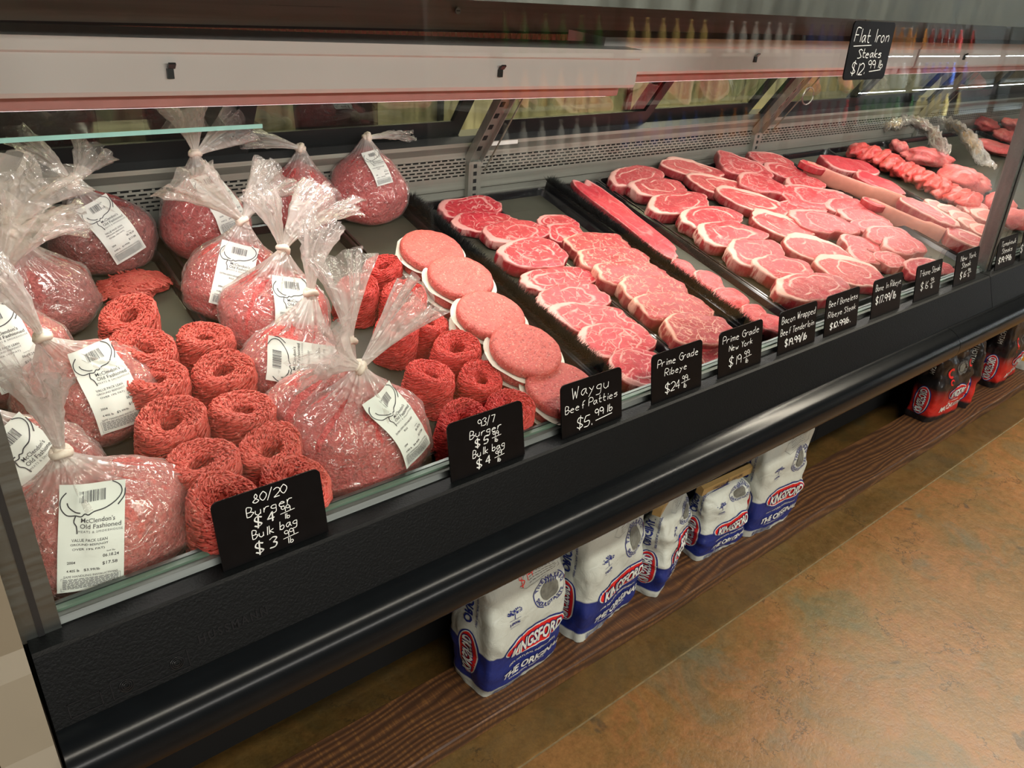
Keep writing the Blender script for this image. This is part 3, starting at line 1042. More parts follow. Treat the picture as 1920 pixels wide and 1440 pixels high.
M['bulk'] = bulk_mat('bagged_ground_beef', srgb(186, 76, 72), srgb(214, 108, 100), srgb(236, 170, 158))
M['bulk_red'] = bulk_mat('bagged_lean_beef', srgb(184, 56, 58), srgb(210, 84, 82), srgb(232, 150, 144))
M['bulk_dark'] = bulk_mat('bagged_beef_greyed', srgb(140, 62, 60), srgb(178, 88, 84), srgb(206, 140, 132))


def steak_mat(name, lean, lean2, fat, rim=0.10, seam=0.5, marb=0.6, side_fat=0.35, mscale=1.0, ring=0.58):
    t = NT(name)
    c = t.coord()
    w_ = t.math('MULTIPLY', t.n('ShaderNodeObjectInfo').outputs['Random'], 30.0)
    at = t.n('ShaderNodeAttribute', attribute_name='pc')
    sp = t.n('ShaderNodeSeparateColor', {0: at.outputs['Color']})
    rad, fside, side = sp.outputs[0], sp.outputs[1], sp.outputs[2]
    big = t.noise(c, 16, 2.0, 0.5, 0.3, w_)
    warp = t.n('ShaderNodeVectorMath', {0: big.outputs['Color'], 1: (0.05, 0.05, 0.02)}, operation='MULTIPLY').outputs[0]
    pc = t.n('ShaderNodeVectorMath', {0: c, 1: warp}, operation='ADD').outputs[0]
    flat = t.mapping(pc, (1, 1, 0.25))
    # eye and cap seams: wavy rings of fat
    rr = t.math('ADD', rad, t.math('MULTIPLY', t.math('SUBTRACT', t.noise(c, 13, 1.5, 0.5, 0.0, w_).outputs[0], 0.5), 0.9))
    d1 = t.math('ABSOLUTE', t.math('SUBTRACT', rr, ring))
    seam_f = t.math('MULTIPLY', t.rng(d1, 0.014, 0.055, 1.0, 0.0), t.rng(t.noise(c, 22, 1.0, 0.5, 0.0, w_).outputs[0], 0.42, 0.50))
    # marbling
    vo = t.n('ShaderNodeTexVoronoi', {'Vector': flat, 'Scale': 62.0 * mscale}, feature='DISTANCE_TO_EDGE').outputs[0]
    m1 = t.math('MULTIPLY', t.rng(vo, 0.02, 0.10, 1.0, 0.0), t.rng(t.noise(c, 70 * mscale, 2.0, 0.5, 0.0, w_).outputs[0], 0.46, 0.60))
    vo2 = t.n('ShaderNodeTexVoronoi', {'Vector': flat, 'Scale': 24.0 * mscale}, feature='DISTANCE_TO_EDGE').outputs[0]
    m2 = t.math('MULTIPLY', t.rng(vo2, 0.006, 0.035, 1.0, 0.0), t.rng(t.noise(c, 34, 2.0, 0.5, 0.0, w_).outputs[0], 0.50, 0.56))
    # fat rim, wide on one side
    edge = t.math('ADD', rad, t.math('MULTIPLY', t.math('SUBTRACT', t.noise(c, 45, 3.0, 0.6, 0.0, w_).outputs[0], 0.5), 0.16))
    lim = t.math('SUBTRACT', 1.0, t.math('ADD', rim * 0.35, t.math('MULTIPLY', fside, rim * 2.0)))
    rim_f = t.rng(t.math('SUBTRACT', edge, lim), -0.02, 0.03)
    f = t.math('MAXIMUM', t.math('MULTIPLY', seam_f, seam), t.math('MULTIPLY', m1, marb))
    f = t.math('MAXIMUM', f, t.math('MULTIPLY', m2, marb * 1.1))
    f = t.math('MAXIMUM', f, rim_f, clamp=True)
    # cut sides: streaks of fat and lean
    st = t.noise(t.mapping(c, (60, 60, 18)), 1.0, 3.0, 0.6, 0.3, w_).outputs[0]
    sf = t.math('ADD', t.math('MULTIPLY', t.rng(st, 0.46, 0.64), side_fat * 0.8), t.math('MULTIPLY', t.math('POWER', fside, 2.0), t.rng(st, 0.44, 0.54)), clamp=True)
    f = t.n('ShaderNodeMix', {0: side, 2: f, 3: sf}).outputs[0]
    lc = t.mix(t.rng(big.outputs[0], 0.3, 0.7), lean, lean2)
    fine = t.noise(t.mapping(c, (1, 2.2, 1)), 120, 4.0, 0.65, 0.4, w_).outputs[0]
    lc = t.mix(t.math('MULTIPLY', t.rng(fine, 0.50, 0.72), 0.50), lc, tuple(min(1, x * 1.5 + 0.05) for x in lean2))
    lc = t.mix(t.math('MULTIPLY', t.rng(fine, 0.30, 0.46, 1.0, 0.0), 0.55), lc, tuple(x * 0.55 for x in lean))
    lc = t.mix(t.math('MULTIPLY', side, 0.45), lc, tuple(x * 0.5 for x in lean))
    col = t.mix(f, lc, fat)
    h = t.math('ADD', t.math('MULTIPLY', fine, 0.5), t.math('MULTIPLY', f, 0.6))
    return t.done(t.bsdf(col, t.rng(fine, 0.3, 0.7, 0.30, 0.48), 0.0, t.bump(h, 0.55, 0.0025)))


FAT = srgb(224, 156, 150); FATW = srgb(230, 176, 164); FATY = srgb(224, 164, 146)
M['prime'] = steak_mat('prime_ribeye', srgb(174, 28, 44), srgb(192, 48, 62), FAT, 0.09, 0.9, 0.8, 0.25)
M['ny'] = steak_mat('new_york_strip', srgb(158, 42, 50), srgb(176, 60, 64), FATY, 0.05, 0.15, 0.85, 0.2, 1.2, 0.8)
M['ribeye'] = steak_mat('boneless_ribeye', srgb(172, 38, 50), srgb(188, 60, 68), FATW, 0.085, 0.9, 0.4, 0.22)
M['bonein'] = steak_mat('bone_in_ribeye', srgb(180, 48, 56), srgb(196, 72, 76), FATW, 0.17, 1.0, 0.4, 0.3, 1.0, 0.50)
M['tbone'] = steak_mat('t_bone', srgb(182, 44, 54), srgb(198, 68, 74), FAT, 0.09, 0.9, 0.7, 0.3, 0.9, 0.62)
M['tender'] = steak_mat('tenderloin', srgb(196, 54, 62), srgb(212, 80, 84), FAT, 0.05, 0.3, 0.25, 0.12, 1.2)
M['flank'] = steak_mat('flank_slab', srgb(194, 40, 54), srgb(208, 66, 76), FAT, 0.06, 0.5, 0.25, 0.2, 0.7)
M['pork'] = steak_mat('chop', srgb(218, 104, 102), srgb(232, 134, 126), FATW, 0.22, 0.5, 0.3, 0.4)
M['chunk'] = steak_mat('whole_muscle', srgb(206, 78, 80), srgb(226, 116, 112), FAT, 0.04, 0.5, 0.35, 0.12, 0.6)
M['bone'] = plain('rib_bone', srgb(206, 132, 116), 0.45, noise_amt=0.18, nscale=40, bump=0.3)
M['redchunk'] = steak_mat('red_tips', srgb(208, 56, 56), srgb(226, 92, 84), FAT, 0.03, 0.4, 0.25, 0.1, 0.8)


def set_pc(me, data):
    a = me.attributes.new('pc', 'FLOAT_COLOR', 'POINT')
    flat = []
    for r in data:
        flat.extend((r[0], r[1], r[2], 1.0))
    a.data.foreach_set('color', flat)


def outline(kind, th, seed):
    """relative radius (unit circle base) of a steak's outline at angle th"""
    n = 1 + 0.20 * noise.noise(Vector((math.cos(th) * 1.3 + seed, math.sin(th) * 1.3, seed * 0.7))) + 0.07 * noise.noise(Vector((math.cos(th) * 3.5 + seed, math.sin(th) * 3.5, 3.1)))
    c, s = math.cos(th), math.sin(th)
    if kind in ('ny',):                      # strip: squarish, straight fat edge, one end narrower
        e = 3.6
        r = (abs(c) ** e + abs(s) ** e) ** (-1 / e)
        r *= 1 - 0.13 * max(0, c) * abs(s)
    elif kind in ('ribeye', 'prime'):
        e = 2.5
        r = (abs(c) ** e + abs(s) ** e) ** (-1 / e)
        r *= 1 + 0.06 * math.cos(2 * th + 0.6 + seed) - 0.09 * math.exp(-((th - 5.6) / 0.3) ** 2)
    elif kind == 'bonein':
        e = 2.2
        r = (abs(c) ** e + abs(s) ** e) ** (-1 / e)
        r *= 1 + 0.14 * math.exp(-((th - 0.35) / 0.5) ** 2) - 0.10 * math.exp(-((th - 5.0) / 0.5) ** 2)
    elif kind == 'tbone':
        e = 2.5
        r = (abs(c) ** e + abs(s) ** e) ** (-1 / e)
        r *= 1 - 0.22 * math.exp(-((th - 4.9) / 0.35) ** 2) + 0.06 * math.cos(3 * th + seed)
    elif kind == 'slab':
        e = 5.0
        r = (abs(c) ** e + abs(s) ** e) ** (-1 / e)
        r *= 1 + 0.04 * math.sin(3 * th + seed)
    else:
        r = 1.0 + 0.05 * math.cos(2 * th + seed)
    return r * n


def steak_mesh(name, L, W, T, kind, mat, seed, fat_ang=math.pi * 0.75, seg=48, dome=0.035, bend=0.0, rough_side=1.0):
    """a cut of meat: outline in x (length L) and y (width W), thickness T, rounded edges, origin at the base centre"""
    rings_top = [0.0, 0.25, 0.5, 0.7, 0.84, 0.93, 0.975]
    vs = []; pc = []
    fa = lambda th: max(0.0, math.cos(th - fat_ang)) ** 1.4

    def bendz(x):
        return bend * (x / (L / 2)) ** 2
    for q in rings_top:
        for k in (range(seg) if q > 0 else [0]):
            th = 2 * math.pi * k / seg
            r = outline(kind, th, seed) * q
            x, y = r * math.cos(th) * L / 2, r * math.sin(th) * W / 2
            z = T * (1 - dome * q ** 2.5) + 0.0026 * noise.noise(Vector((x * 38 + seed, y * 38, seed))) - (0.0016 if q > 0.95 else 0)
            vs.append((x, y, z + bendz(x))); pc.append((q, fa(th), 0))
    # rounded shoulder and side down to the base
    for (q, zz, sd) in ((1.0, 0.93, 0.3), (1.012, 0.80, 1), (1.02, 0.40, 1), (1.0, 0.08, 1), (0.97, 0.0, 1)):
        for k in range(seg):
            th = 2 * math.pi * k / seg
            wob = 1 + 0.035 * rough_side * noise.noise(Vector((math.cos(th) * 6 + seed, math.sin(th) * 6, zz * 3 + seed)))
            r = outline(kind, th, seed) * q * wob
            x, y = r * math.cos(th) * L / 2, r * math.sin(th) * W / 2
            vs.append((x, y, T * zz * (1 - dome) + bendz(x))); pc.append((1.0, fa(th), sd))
    fs = []
    for k in range(seg):
        fs.append((0, 1 + k, 1 + (k + 1) % seg))
    nr = len(rings_top) - 1 + 5
    for i in range(nr - 1):
        for k in range(seg):
            a = 1 + i * seg + k; b = 1 + i * seg + (k + 1) % seg
            fs.append((a, a + seg, b + seg, b))
    fs.append(tuple(1 + (nr - 1) * seg + k for k in range(seg - 1, -1, -1)))
    me = bpy.data.meshes.new(name)
    me.from_pydata(vs, [], fs)
    me.materials.append(mat)
    me.polygons.foreach_set('use_smooth', [True] * len(me.polygons))
    set_pc(me, pc)
    me.update()
    return me


TRAY_T = 0.008           # height of the tray floor above the deck
_seed = [0]


def cut(name, label, cat, group, a, b, W, T, kind, mat, h0=TRAY_T, fat=0.75, tilt=None, mscale=1.0, wk=1.36):
    """a steak whose long axis runs between picture points a and b (on its top face)"""
    _seed[0] += 1
    W *= wk; T *= 1.08
    tilt = math.radians(5.5 if tilt is None else tilt)
    A = deck(*a, h0 + T * 0.9); B = deck(*b, h0 + T * 0.9)
    mid = (A + B) / 2
    d = B - A
    # into the deck plane
    ey = Vector((0, math.cos(PHI), math.sin(PHI)))
    ang = math.atan2(d.dot(ey), d.x)
    L = d.length * mscale
    base = Vector((mid.x, mid.y, deckz(mid.y)))
    ez = Vector((0, -math.sin(PHI), math.cos(PHI)))
    top_shift = ez * ((h0 + T * 0.9) * math.cos(PHI))
    base = mid - top_shift
    me = steak_mesh(name, L, W, T, kind, mat, _seed[0] * 3.7, math.pi * fat)
    o = link(name, me, None, deck_frame(base, 0, tilt) @ Matrix.Rotation(ang, 4, 'Z') @ Matrix.Translation((0, 0, h0 * math.cos(PHI) + W / 2 * math.sin(tilt) * 0.7)))
    tag(o, label, cat, group)
    return o


ORD = ['first', 'second', 'third', 'fourth', 'fifth', 'sixth', 'seventh', 'eighth', 'ninth', 'tenth', 'eleventh', 'twelfth']

# ---------------------------------------------------------------- trays and dividers
def tray(label, x0, x1, y0, y1, wall=0.022, liner=True, mat='black_gloss', flat=0.008):
    """black tray lying on the deck; rim, floor, paper lining"""
    cx, cy = (x0 + x1) / 2, (y0 + y1) / 2
    mw = deck_frame((cx, cy, deckz(cy)), 0, 0, 0.001)
    root = empty('display_tray', mw)
    tag(root, label, 'tray', 'black trays on the case deck')
    hx, hy = (x1 - x0) / 2, (y1 - y0) / 2 / math.cos(PHI)
    rows = []

    def ring(ox, oy, z, r):
        pts = []
        for (sx, sy, a0) in ((1, -1, -90), (1, 1, 0), (-1, 1, 90), (-1, -1, 180)):
            for k in range(6):
                a = math.radians(a0 + k * 18)
                pts.append((sx * (ox - r) + r * math.cos(a), sy * (oy - r) + r * math.sin(a), z))
        return pts
    m = MB()
    m.grid([ring(hx - 0.006, hy - 0.006, 0.0, 0.02), ring(hx - 0.001, hy - 0.001, wall * 0.9, 0.022), ring(hx, hy, wall, 0.022), ring(hx - 0.005, hy - 0.005, wall, 0.02),
            ring(hx - 0.007, hy - 0.007, wall * 0.85, 0.02), ring(hx - 0.012, hy - 0.012, 0.004, 0.018)], closed=True)
    fl_ = ring(hx - 0.012, hy - 0.012, 0.004, 0.018)
    m.add(fl_, [tuple(range(len(fl_)))])
    m.build('tray_body', M[mat], root, smooth=False)
    if liner:
        r = random.Random(int(x0 * 1000))
        nx, ny = 12, 24
        rr = []
        for j in range(ny + 1):
            rr.append([((-1 + 2 * i / nx) * (hx - 0.014), (-1 + 2 * j / ny) * (hy - 0.016), 0.0052 + 0.0008 * noise.noise(Vector((i * 0.7, j * 0.7, x0 * 9)))) for i in range(nx + 1)])
        MB().grid(rr).build('tray_paper', M['liner'], root, smooth=True)
    return root


tray('black tray of coarse 80/20 beef coils nearest the front bag', 0.135, 0.392, 0.105, 0.80)
tray('black tray under the bagged lean beef and red beef coils', 0.412, 0.775, 0.105, 0.84)
tray('narrow black tray under the wagyu patties', 0.780, 0.978, 0.105, 0.84)
tray('black tray of prime ribeyes beside the brush divider', 0.998, 1.205, 0.105, 0.84)
tray('black tray of prime New York strips', 1.208, 1.420, 0.105, 0.84)
tray('narrow black tray under the flank slab and tenderloin rounds', 1.452, 1.625, 0.105, 0.84)
tray('wide black tray under the ribeyes and T-bone steaks', 1.630, 2.545, 0.105, 0.845)
tray('black tray under the tomahawk steaks', 2.550, 2.860, 0.105, 0.845)
tray('black tray under the row of red tenderloin tips', 2.865, 3.30, 0.105, 0.845)
tray('black tray at the far end under the wrapped roasts', 3.305, 4.2, 0.105, 0.845)


def brush_divider(label, x, y0, y1, h=0.058, seed=1):
    cy = (y0 + y1) / 2
    root = empty('brush_divider', deck_frame((x, cy, deckz(cy)), 0, 0, 0.001))
    tag(root, label, 'divider', 'black bristle dividers between trays')
    hl = (y1 - y0) / 2 / math.cos(PHI)
    MB().prism([(-0.009, 0.0), (-0.009, h * 0.62), (-0.006, h * 0.70), (0.006, h * 0.70), (0.009, h * 0.62), (0.009, 0.0)], -hl, hl, axis='y').build('divider_base', M['black_gloss'], root)
    r = random.Random(seed)
    m = MB()
    for i in range(9000):
        yy = r.uniform(-hl, hl); a = r.uniform(-1.45, 1.45)
        ln = r.uniform(0.012, 0.026)
        b = Vector((r.uniform(-0.007, 0.007), yy, h * 0.66))
        dv = Vector((math.sin(a), r.uniform(-0.35, 0.35), math.cos(a)))
        tp = b + dv * ln
        s = Vector((-dv.z, 0.5, dv.x)).normalized() * 0.0007
        m.add([b - s, b + s, tp], [(0, 1, 2)])
    tag(m.build('bristles', M['bristle'], root), kind='stuff')
    return root


brush_divider('black bristle divider between the patties and the prime ribeyes', 0.988, 0.105, 0.835, seed=1)
brush_divider('black bristle divider between the New York strips and the flank slab', 1.436, 0.105, 0.835, seed=2)


# ---------------------------------------------------------------- coils of ground beef
def coil_mesh(name, R, r_in, H, mat, seed, n=520, sr=0.0016):
    rd = random.Random(seed)
    prof = [(R * 1.07, 0.0), (R * 1.05, H * 0.25), (R * 1.02, H * 0.5), (R * 0.99, H * 0.75), (R * 0.95, H * 0.92), (R * 0.86, H), (R * 0.70, H * 0.985), (R * 0.56, H * 0.95), (r_in * 1.05, H * 0.88), (r_in * 0.92, H * 0.70), (r_in * 0.8, H * 0.5), (r_in * 0.5, H * 0.42)]
    arc = [0.0]
    for i in range(1, len(prof)):
        arc.append(arc[-1] + math.hypot(prof[i][0] - prof[i - 1][0], prof[i][1] - prof[i - 1][1]))
    tot = arc[-1]
    lean = rd.uniform(0, 6.28)

    def S(th, d, off=0.0):
        d = min(max(d, 0.0), tot * 0.9999)
        i = 0
        while arc[i + 1] < d:
            i += 1
        f = (d - arc[i]) / (arc[i + 1] - arc[i])
        a, b = prof[i], prof[i + 1]
        rr = a[0] + (b[0] - a[0]) * f; zz = a[1] + (b[1] - a[1]) * f
        tx, tz = b[0] - a[0], b[1] - a[1]
        l = math.hypot(tx, tz) or 1
        rr += tz / l * off; zz += -tx / l * off
        q = 1 + 0.045 * math.sin(2 * th + lean) + 0.03 * math.sin(3 * th + lean * 2) + 0.012 * math.sin(9 * th + d * 160)
        # ribbon seam: the coil's outer lap stands a little higher
        zz *= 1 + 0.09 * math.cos(th + lean) * (zz / H)
        return Vector((rr * q * math.cos(th), rr * q * math.sin(th), max(zz, 0.001)))
    m = MB()
    rows = [[S(2 * math.pi * k / 26, tot * i / 20, -sr * 0.9) for k in range(26)] for i in range(21)]
    m.grid(rows, closed=True)
    m.add(rows[-1], [tuple(range(25, -1, -1))])
    wall = arc[4]; top = arc[8]
    for i in range(n):
        k_ = rd.random()
        th = rd.uniform(0, 2 * math.pi)
        if k_ < 0.56:                       # outer wall: slanting threads
            d = rd.uniform(-0.002, wall * 1.04); sl = rd.gauss(0.42, 0.10); ln = rd.uniform(0.009, 0.024); ns = 5
        elif k_ < 0.92:                     # top annulus: short broken ends
            d = rd.uniform(wall, top); sl = rd.gauss(0.5, 0.5); ln = rd.uniform(0.004, 0.010); ns = 3
        else:                               # hole
            d = rd.uniform(top, tot * 0.9); sl = rd.gauss(0.9, 0.4); ln = rd.uniform(0.008, 0.018); ns = 4
        off = rd.uniform(-0.4, 0.75) * sr
        pts = []
        for k in range(ns):
            lift = 0.0 if ns > 3 else (rd.uniform(-0.5, 0.9) * sr)
            pts.append(S(th, d, off + lift - (sr * 0.5 if k in (0, ns - 1) and ns > 3 else 0)))
            rr = max(0.010, math.hypot(pts[-1].x, pts[-1].y))
            st = ln / (ns - 1)
            th += st * math.cos(sl) / rr
            d += st * math.sin(sl)
            sl += rd.uniform(-0.14, 0.14)
        r0 = sr * rd.uniform(0.8, 1.15)
        m.tube(pts, [r0 * 0.8] + [r0] * (ns - 2) + [r0 * 0.75], 5)
    for i in range(22):
        th = rd.uniform(0, 6.28); rr = R * rd.uniform(1.05, 1.18)
        a = Vector((rr * math.cos(th), rr * math.sin(th), 0.002))
        dv = Vector((rd.uniform(-1, 1), rd.uniform(-1, 1), rd.uniform(0, 0.5))).normalized() * rd.uniform(0.004, 0.009)
        m.tube([a, a + dv * 0.5, a + dv], sr, 5)
    return m.mesh(name, mat, smooth=True)


COILS = {}
for kind in ('pink', 'red'):
    COILS[kind] = [coil_mesh('beef_coil', 0.0515, 0.0175 if kind == 'pink' else 0.0165, 0.078, M['grind_' + kind], 11 * (i + 1) + len(kind), 1700 if kind == 'pink' else 2100, 0.00145 if kind == 'pink' else 0.00115) for i in range(4)]


def coil(kind, u, v, label, var, sc=1.0, hs=1.0, rot=0.0, h=None):
    top = 0.074 * sc * hs
    P = deck(u, v, TRAY_T + top)
    o = link('beef_coil', COILS[kind][var % 4], None, deck_frame(P - Vector((0, 0, top)), rot) @ Matrix.Diagonal((sc, sc, sc * hs, 1)))
    tag(o, label, 'ground beef', 'coils of ' + ('coarse 80/20' if kind == 'pink' else 'lean 93/7') + ' ground beef')
    return o


left = [(236, 578), (262, 636), (283, 695), (312, 772), (368, 848), (412, 925)]
for i, (u, v) in enumerate(left):
    coil('pink', u, v, f'coarse ground beef coil, {ORD[i]} from the back in the row beside the bags', i, 0.89 + 0.03 * (i % 3), 1.16 + 0.05 * (i % 2), rot=i * 1.3)
right = [(377, 620), (411, 680), (448, 752), (500, 824), (545, 885)]
for i, (u, v) in enumerate(right):
    coil('pink', u, v, f'coarse ground beef coil, {ORD[i]} from the back in the row along the tray edge', i + 2, 0.88 + 0.025 * (i % 3), 1.14, rot=2 + i * 1.1)
redp = [(712, 490, 'red ground beef coil nearest the patties at the back of its row'), (664, 528, 'red ground beef coil behind the twisted bag tail'),
        (752, 545, 'red ground beef coil second back beside the patty stacks'), (795, 592, 'red ground beef coil third back beside the patty stacks'),
        (738, 602, 'red ground beef coil half hidden by a bag tail'), (848, 640, 'red ground beef coil level with the middle patty stack'),
        (893, 697, 'upright red ground beef coil level with the second patty stack'), (800, 690, 'large red ground beef coil behind the front knotted bag'),
        (862, 775, 'low red ground beef coil right behind the 93/7 sign'), (948, 752, 'red ground beef coil between the 93/7 sign and the front patties')]
for i, (u, v, lb) in enumerate(redp):
    coil('red', u, v, lb, i, 0.78 + 0.03 * (i % 3), 1.15, rot=i * 1.7)
# loose lump at the foot of the coils and a torn flat piece behind them
o = coil('pink', 328, 926, 'small loose lump of ground beef between the front bag and the coils', 1, 0.48, 0.8, rot=1)


def torn_piece():
    rd = random.Random(4)
    P = deck(255, 532, 0.02)
    m = MB()
    L_, W_ = 0.125, 0.075

    def hgt(x, y):
        return 0.020 * max(0.0, 1 - (x / (L_ * 0.5)) ** 2) * max(0.1, 1 - (y / (W_ * 0.55)) ** 2) ** 0.5 + 0.002
    rows = []
    for j in range(11):
        row = []
        for k in range(30):
            th = 2 * math.pi * k / 30
            q = j / 10 * (1 + 0.16 * math.sin(3 * th + 1) + 0.10 * math.sin(7 * th))
            x, y = L_ / 2 * q * math.cos(th), W_ / 2 * q * math.sin(th)
            row.append((x, y, hgt(x, y) if j < 10 else 0.0))
        rows.append(row)
    m.grid(rows, closed=True)
    for i in range(330):
        th = rd.uniform(0, 6.28); q = math.sqrt(rd.random()) * 1.05
        x, y = L_ / 2 * q * math.cos(th), W_ / 2 * q * math.sin(th)
        d = rd.gauss(2.5, 0.5)
        pts = []
        for k in range(5):
            xx, yy = x + math.cos(d) * 0.005 * k, y + math.sin(d) * 0.005 * k
            pts.append((xx, yy, hgt(xx, yy) + 0.001))
            d += rd.uniform(-0.25, 0.25)
        m.tube(pts, [0.0015, 0.0022, 0.0023, 0.0021, 0.0014], 5)
    o = m.build('ground_beef_piece', M['grind_pink'], None, True, deck_frame(P - Vector((0, 0, 0.018)), 0.1, 0, TRAY_T))
    tag(o, 'torn flat piece of ground beef behind the coils', 'ground beef')


torn_piece()

# ---------------------------------------------------------------- wagyu patties in paper-separated stacks
def patty_mesh(seed):
    R, T = 0.067, 0.021
    vs = []; fs = []
    seg = 56
    ringsq = [(0.0, 1.0), (0.35, 1.0), (0.7, 1.0), (0.88, 0.98), (0.96, 0.90), (1.0, 0.6), (0.99, 0.25), (0.94, 0.02), (0.6, 0.0)]
    for q, z in ringsq:
        for k in (range(seg) if q else [0]):
            th = 2 * math.pi * k / seg
            r = R * q * (1 + 0.018 * noise.noise(Vector((math.cos(th) * 3 + seed, math.sin(th) * 3, seed))) + 0.008 * noise.noise(Vector((math.cos(th) * 14 + seed, math.sin(th) * 14, z * 4))))
            x, y = r * math.cos(th), r * math.sin(th)
            dz = 0.0012 * noise.noise(Vector((x * 90 + seed, y * 90, 0))) + 0.0010 * noise.noise(Vector((x * 240 + seed, y * 240, 5)))
            vs.append((x, y, T * z + dz * (1 if z > 0.5 else 0)))
    for k in range(seg):
        fs.append((0, 1 + k, 1 + (k + 1) % seg))
    for i in range(len(ringsq) - 2):
        for k in range(seg):
            a = 1 + i * seg + k; b = 1 + i * seg + (k + 1) % seg
            fs.append((a, a + seg, b + seg, b))
    fs.append(tuple(1 + (len(ringsq) - 2) * seg + k for k in range(seg - 1, -1, -1)))
    m = MB(); m.add(vs, fs)
    return m.mesh('beef_patty', M['patty'], smooth=True)


def paper_mesh(seed):
    """square waxed sheet, curling up at its edges"""
    n = 12; s = 0.072
    rows = []
    for j in range(n + 1):
        row = []
        for i in range(n + 1):
            x, y = (-1 + 2 * i / n) * s, (-1 + 2 * j / n) * s
            d = math.hypot(x, y)
            lim = s * 1.06
            if d > lim:
                x *= lim / d; y *= lim / d
            z = 0.0006 + 0.0045 * max(0, (math.hypot(x, y) - 0.065) / 0.010) * (0.5 + 0.8 * noise.noise(Vector((x * 22 + seed, y * 22, seed))))
            row.append((x, y, z))
        rows.append(row)
    return MB().grid(rows).mesh('patty_paper', M['paper'], smooth=True)


PATTY = [patty_mesh(s) for s in (1.3, 4.1, 7.7)]
PAPER = [paper_mesh(s) for s in (2.2, 5.5)]
stacks = [(1040, 716, 3), (973, 641, 4), (908, 577, 4), (850, 508, 4), (800, 459, 4)]
r5 = random.Random(9)
LEV = ['bottom', 'second', 'third', 'top']
for si, (u, v, n) in enumerate(stacks):
    topc = deck(u, v, 0.012 + n * 0.0215)
    for k in range(n):
        P = Vector((topc.x, topc.y, deckz(topc.y))) + Vector((r5.uniform(-0.002, 0.002), r5.uniform(-0.002, 0.002), 0))
        root = empty('beef_patty', deck_frame(P, 0.0, math.radians(6), 0.0085 + 0.007 + k * 0.0218) @ Matrix.Rotation(r5.uniform(0, 6), 4, 'Z'))
        lev = 'top' if k == n - 1 else LEV[k]
        where = ['nearest the Waygu sign', 'second from the Waygu sign', 'in the middle of the five', 'second from the back', 'at the very back'][si]
        tag(root, f'{lev} pink beef patty of the stack {where}', 'patty', 'wagyu beef patties in stacks')
        link('patty', PATTY[(k + si) % 3], root, Matrix.Translation((0, 0, 0.0008)))
        link('paper', PAPER[(k + si) % 2], root)

# ---------------------------------------------------------------- steaks
G1 = 'prime ribeye steaks'
AR = [((828, 395), (935, 385), .078, .022), ((852, 424), (970, 413), .074, .020), ((913, 441), (1020, 430), .080, .026), ((930, 482), (1063, 470), .092, .034),
      ((978, 532), (1107, 516), .072, .022), ((993, 566), (1143, 553), .078, .024), ((1037, 597), (1190, 600), .086, .024), ((1085, 642), (1225, 633), .090, .026), ((1137, 694), (1262, 684), .086, .028)]
for i, (a, b, W, T) in enumerate(AR):
    cut('ribeye_steak', f'marbled prime ribeye steak, {ORD[i]} from the back in the column beside the patties', 'steak', G1, a, b, W, T, 'prime', M['prime'], fat=0.8 + 0.2 * (i % 3), wk=1.18)
cut('ribeye_steak', 'small prime ribeye with a curved tail, at the back by the empty tray end', 'steak', G1, (1012, 418), (1082, 418), .052, .020, 'prime', M['prime'])
cut('ribeye_steak', 'small prime ribeye wedged behind the first strip steak', 'steak', G1, (1022, 440), (1095, 438), .058, .020, 'prime', M['prime'])
G2 = 'prime New York strip steaks'
BR = [((1060, 460), (1172, 452), .062, .030), ((1088, 487), (1210, 482), .064, .034), ((1114, 515), (1240, 508), .064, .036), ((1167, 543), (1284, 538), .066, .036), ((1192, 580), (1326, 572), .070, .034), ((1252, 624), (1367, 610), .074, .038)]
for i, (a, b, W, T) in enumerate(BR):
    cut('strip_steak', f'thick New York strip steak, {ORD[i]} from the back in its tray', 'steak', G2, a, b, W, T, 'ny', M['ny'], fat=0.8)
cut('strip_steak', 'thin strip steak tucked low in front behind the New York sign', 'steak', G2, (1308, 672), (1372, 655), .06, .018, 'ny', M['ny'])
cut('flank_slab', 'long flat red beef slab leaning along the bristle divider', 'beef slab', None, (1083, 350), (1265, 466), .080, .022, 'slab', M['flank'], wk=1.0)
G3 = 'tenderloin rounds'
CR = [((1252, 500), (1304, 508), .060, .030), ((1298, 524), (1358, 534), .062, .030), ((1334, 556), (1400, 560), .058, .032), ((1384, 586), (1440, 592), .056, .032), ((1418, 606), (1474, 606), .052, .030)]
for i, (a, b, W, T) in enumerate(CR):
    cut('tenderloin_round', f'small round tenderloin steak, {ORD[i]} from the flank slab', 'steak', G3, a, b, W, T, 'round', M['tender'])
G4 = 'boneless ribeye steaks'
DR = [((1145, 338), (1238, 326), .074, .032), ((1182, 358), (1285, 347), .074, .032), ((1220, 390), (1322, 374), .078, .034), ((1272, 415), (1388, 407), .082, .034), ((1315, 446), (1420, 433), .084, .034), ((1363, 480), (1462, 468), .086, .036), ((1416, 508), (1516, 500), .078, .036), ((1455, 543), (1578, 532), .082, .036)]
for i, (a, b, W, T) in enumerate(DR):
    cut('ribeye_steak', f'thick boneless ribeye with pale fat edge, {ORD[i]} from the back beside the tenderloin tray', 'steak', G4, a, b, W, T, 'ribeye', M['ribeye'], fat=0.85)
G5 = 'bone-in ribeye steaks'
ER = [((1238, 306), (1350, 326), .084, .028), ((1290, 338), (1400, 358), .090, .028), ((1346, 364), (1476, 394), .098, .028), ((1402, 410), (1526, 438), .098, .028), ((1465, 456), (1592, 482), .104, .030), ((1530, 500), (1654, 520), .104, .030)]
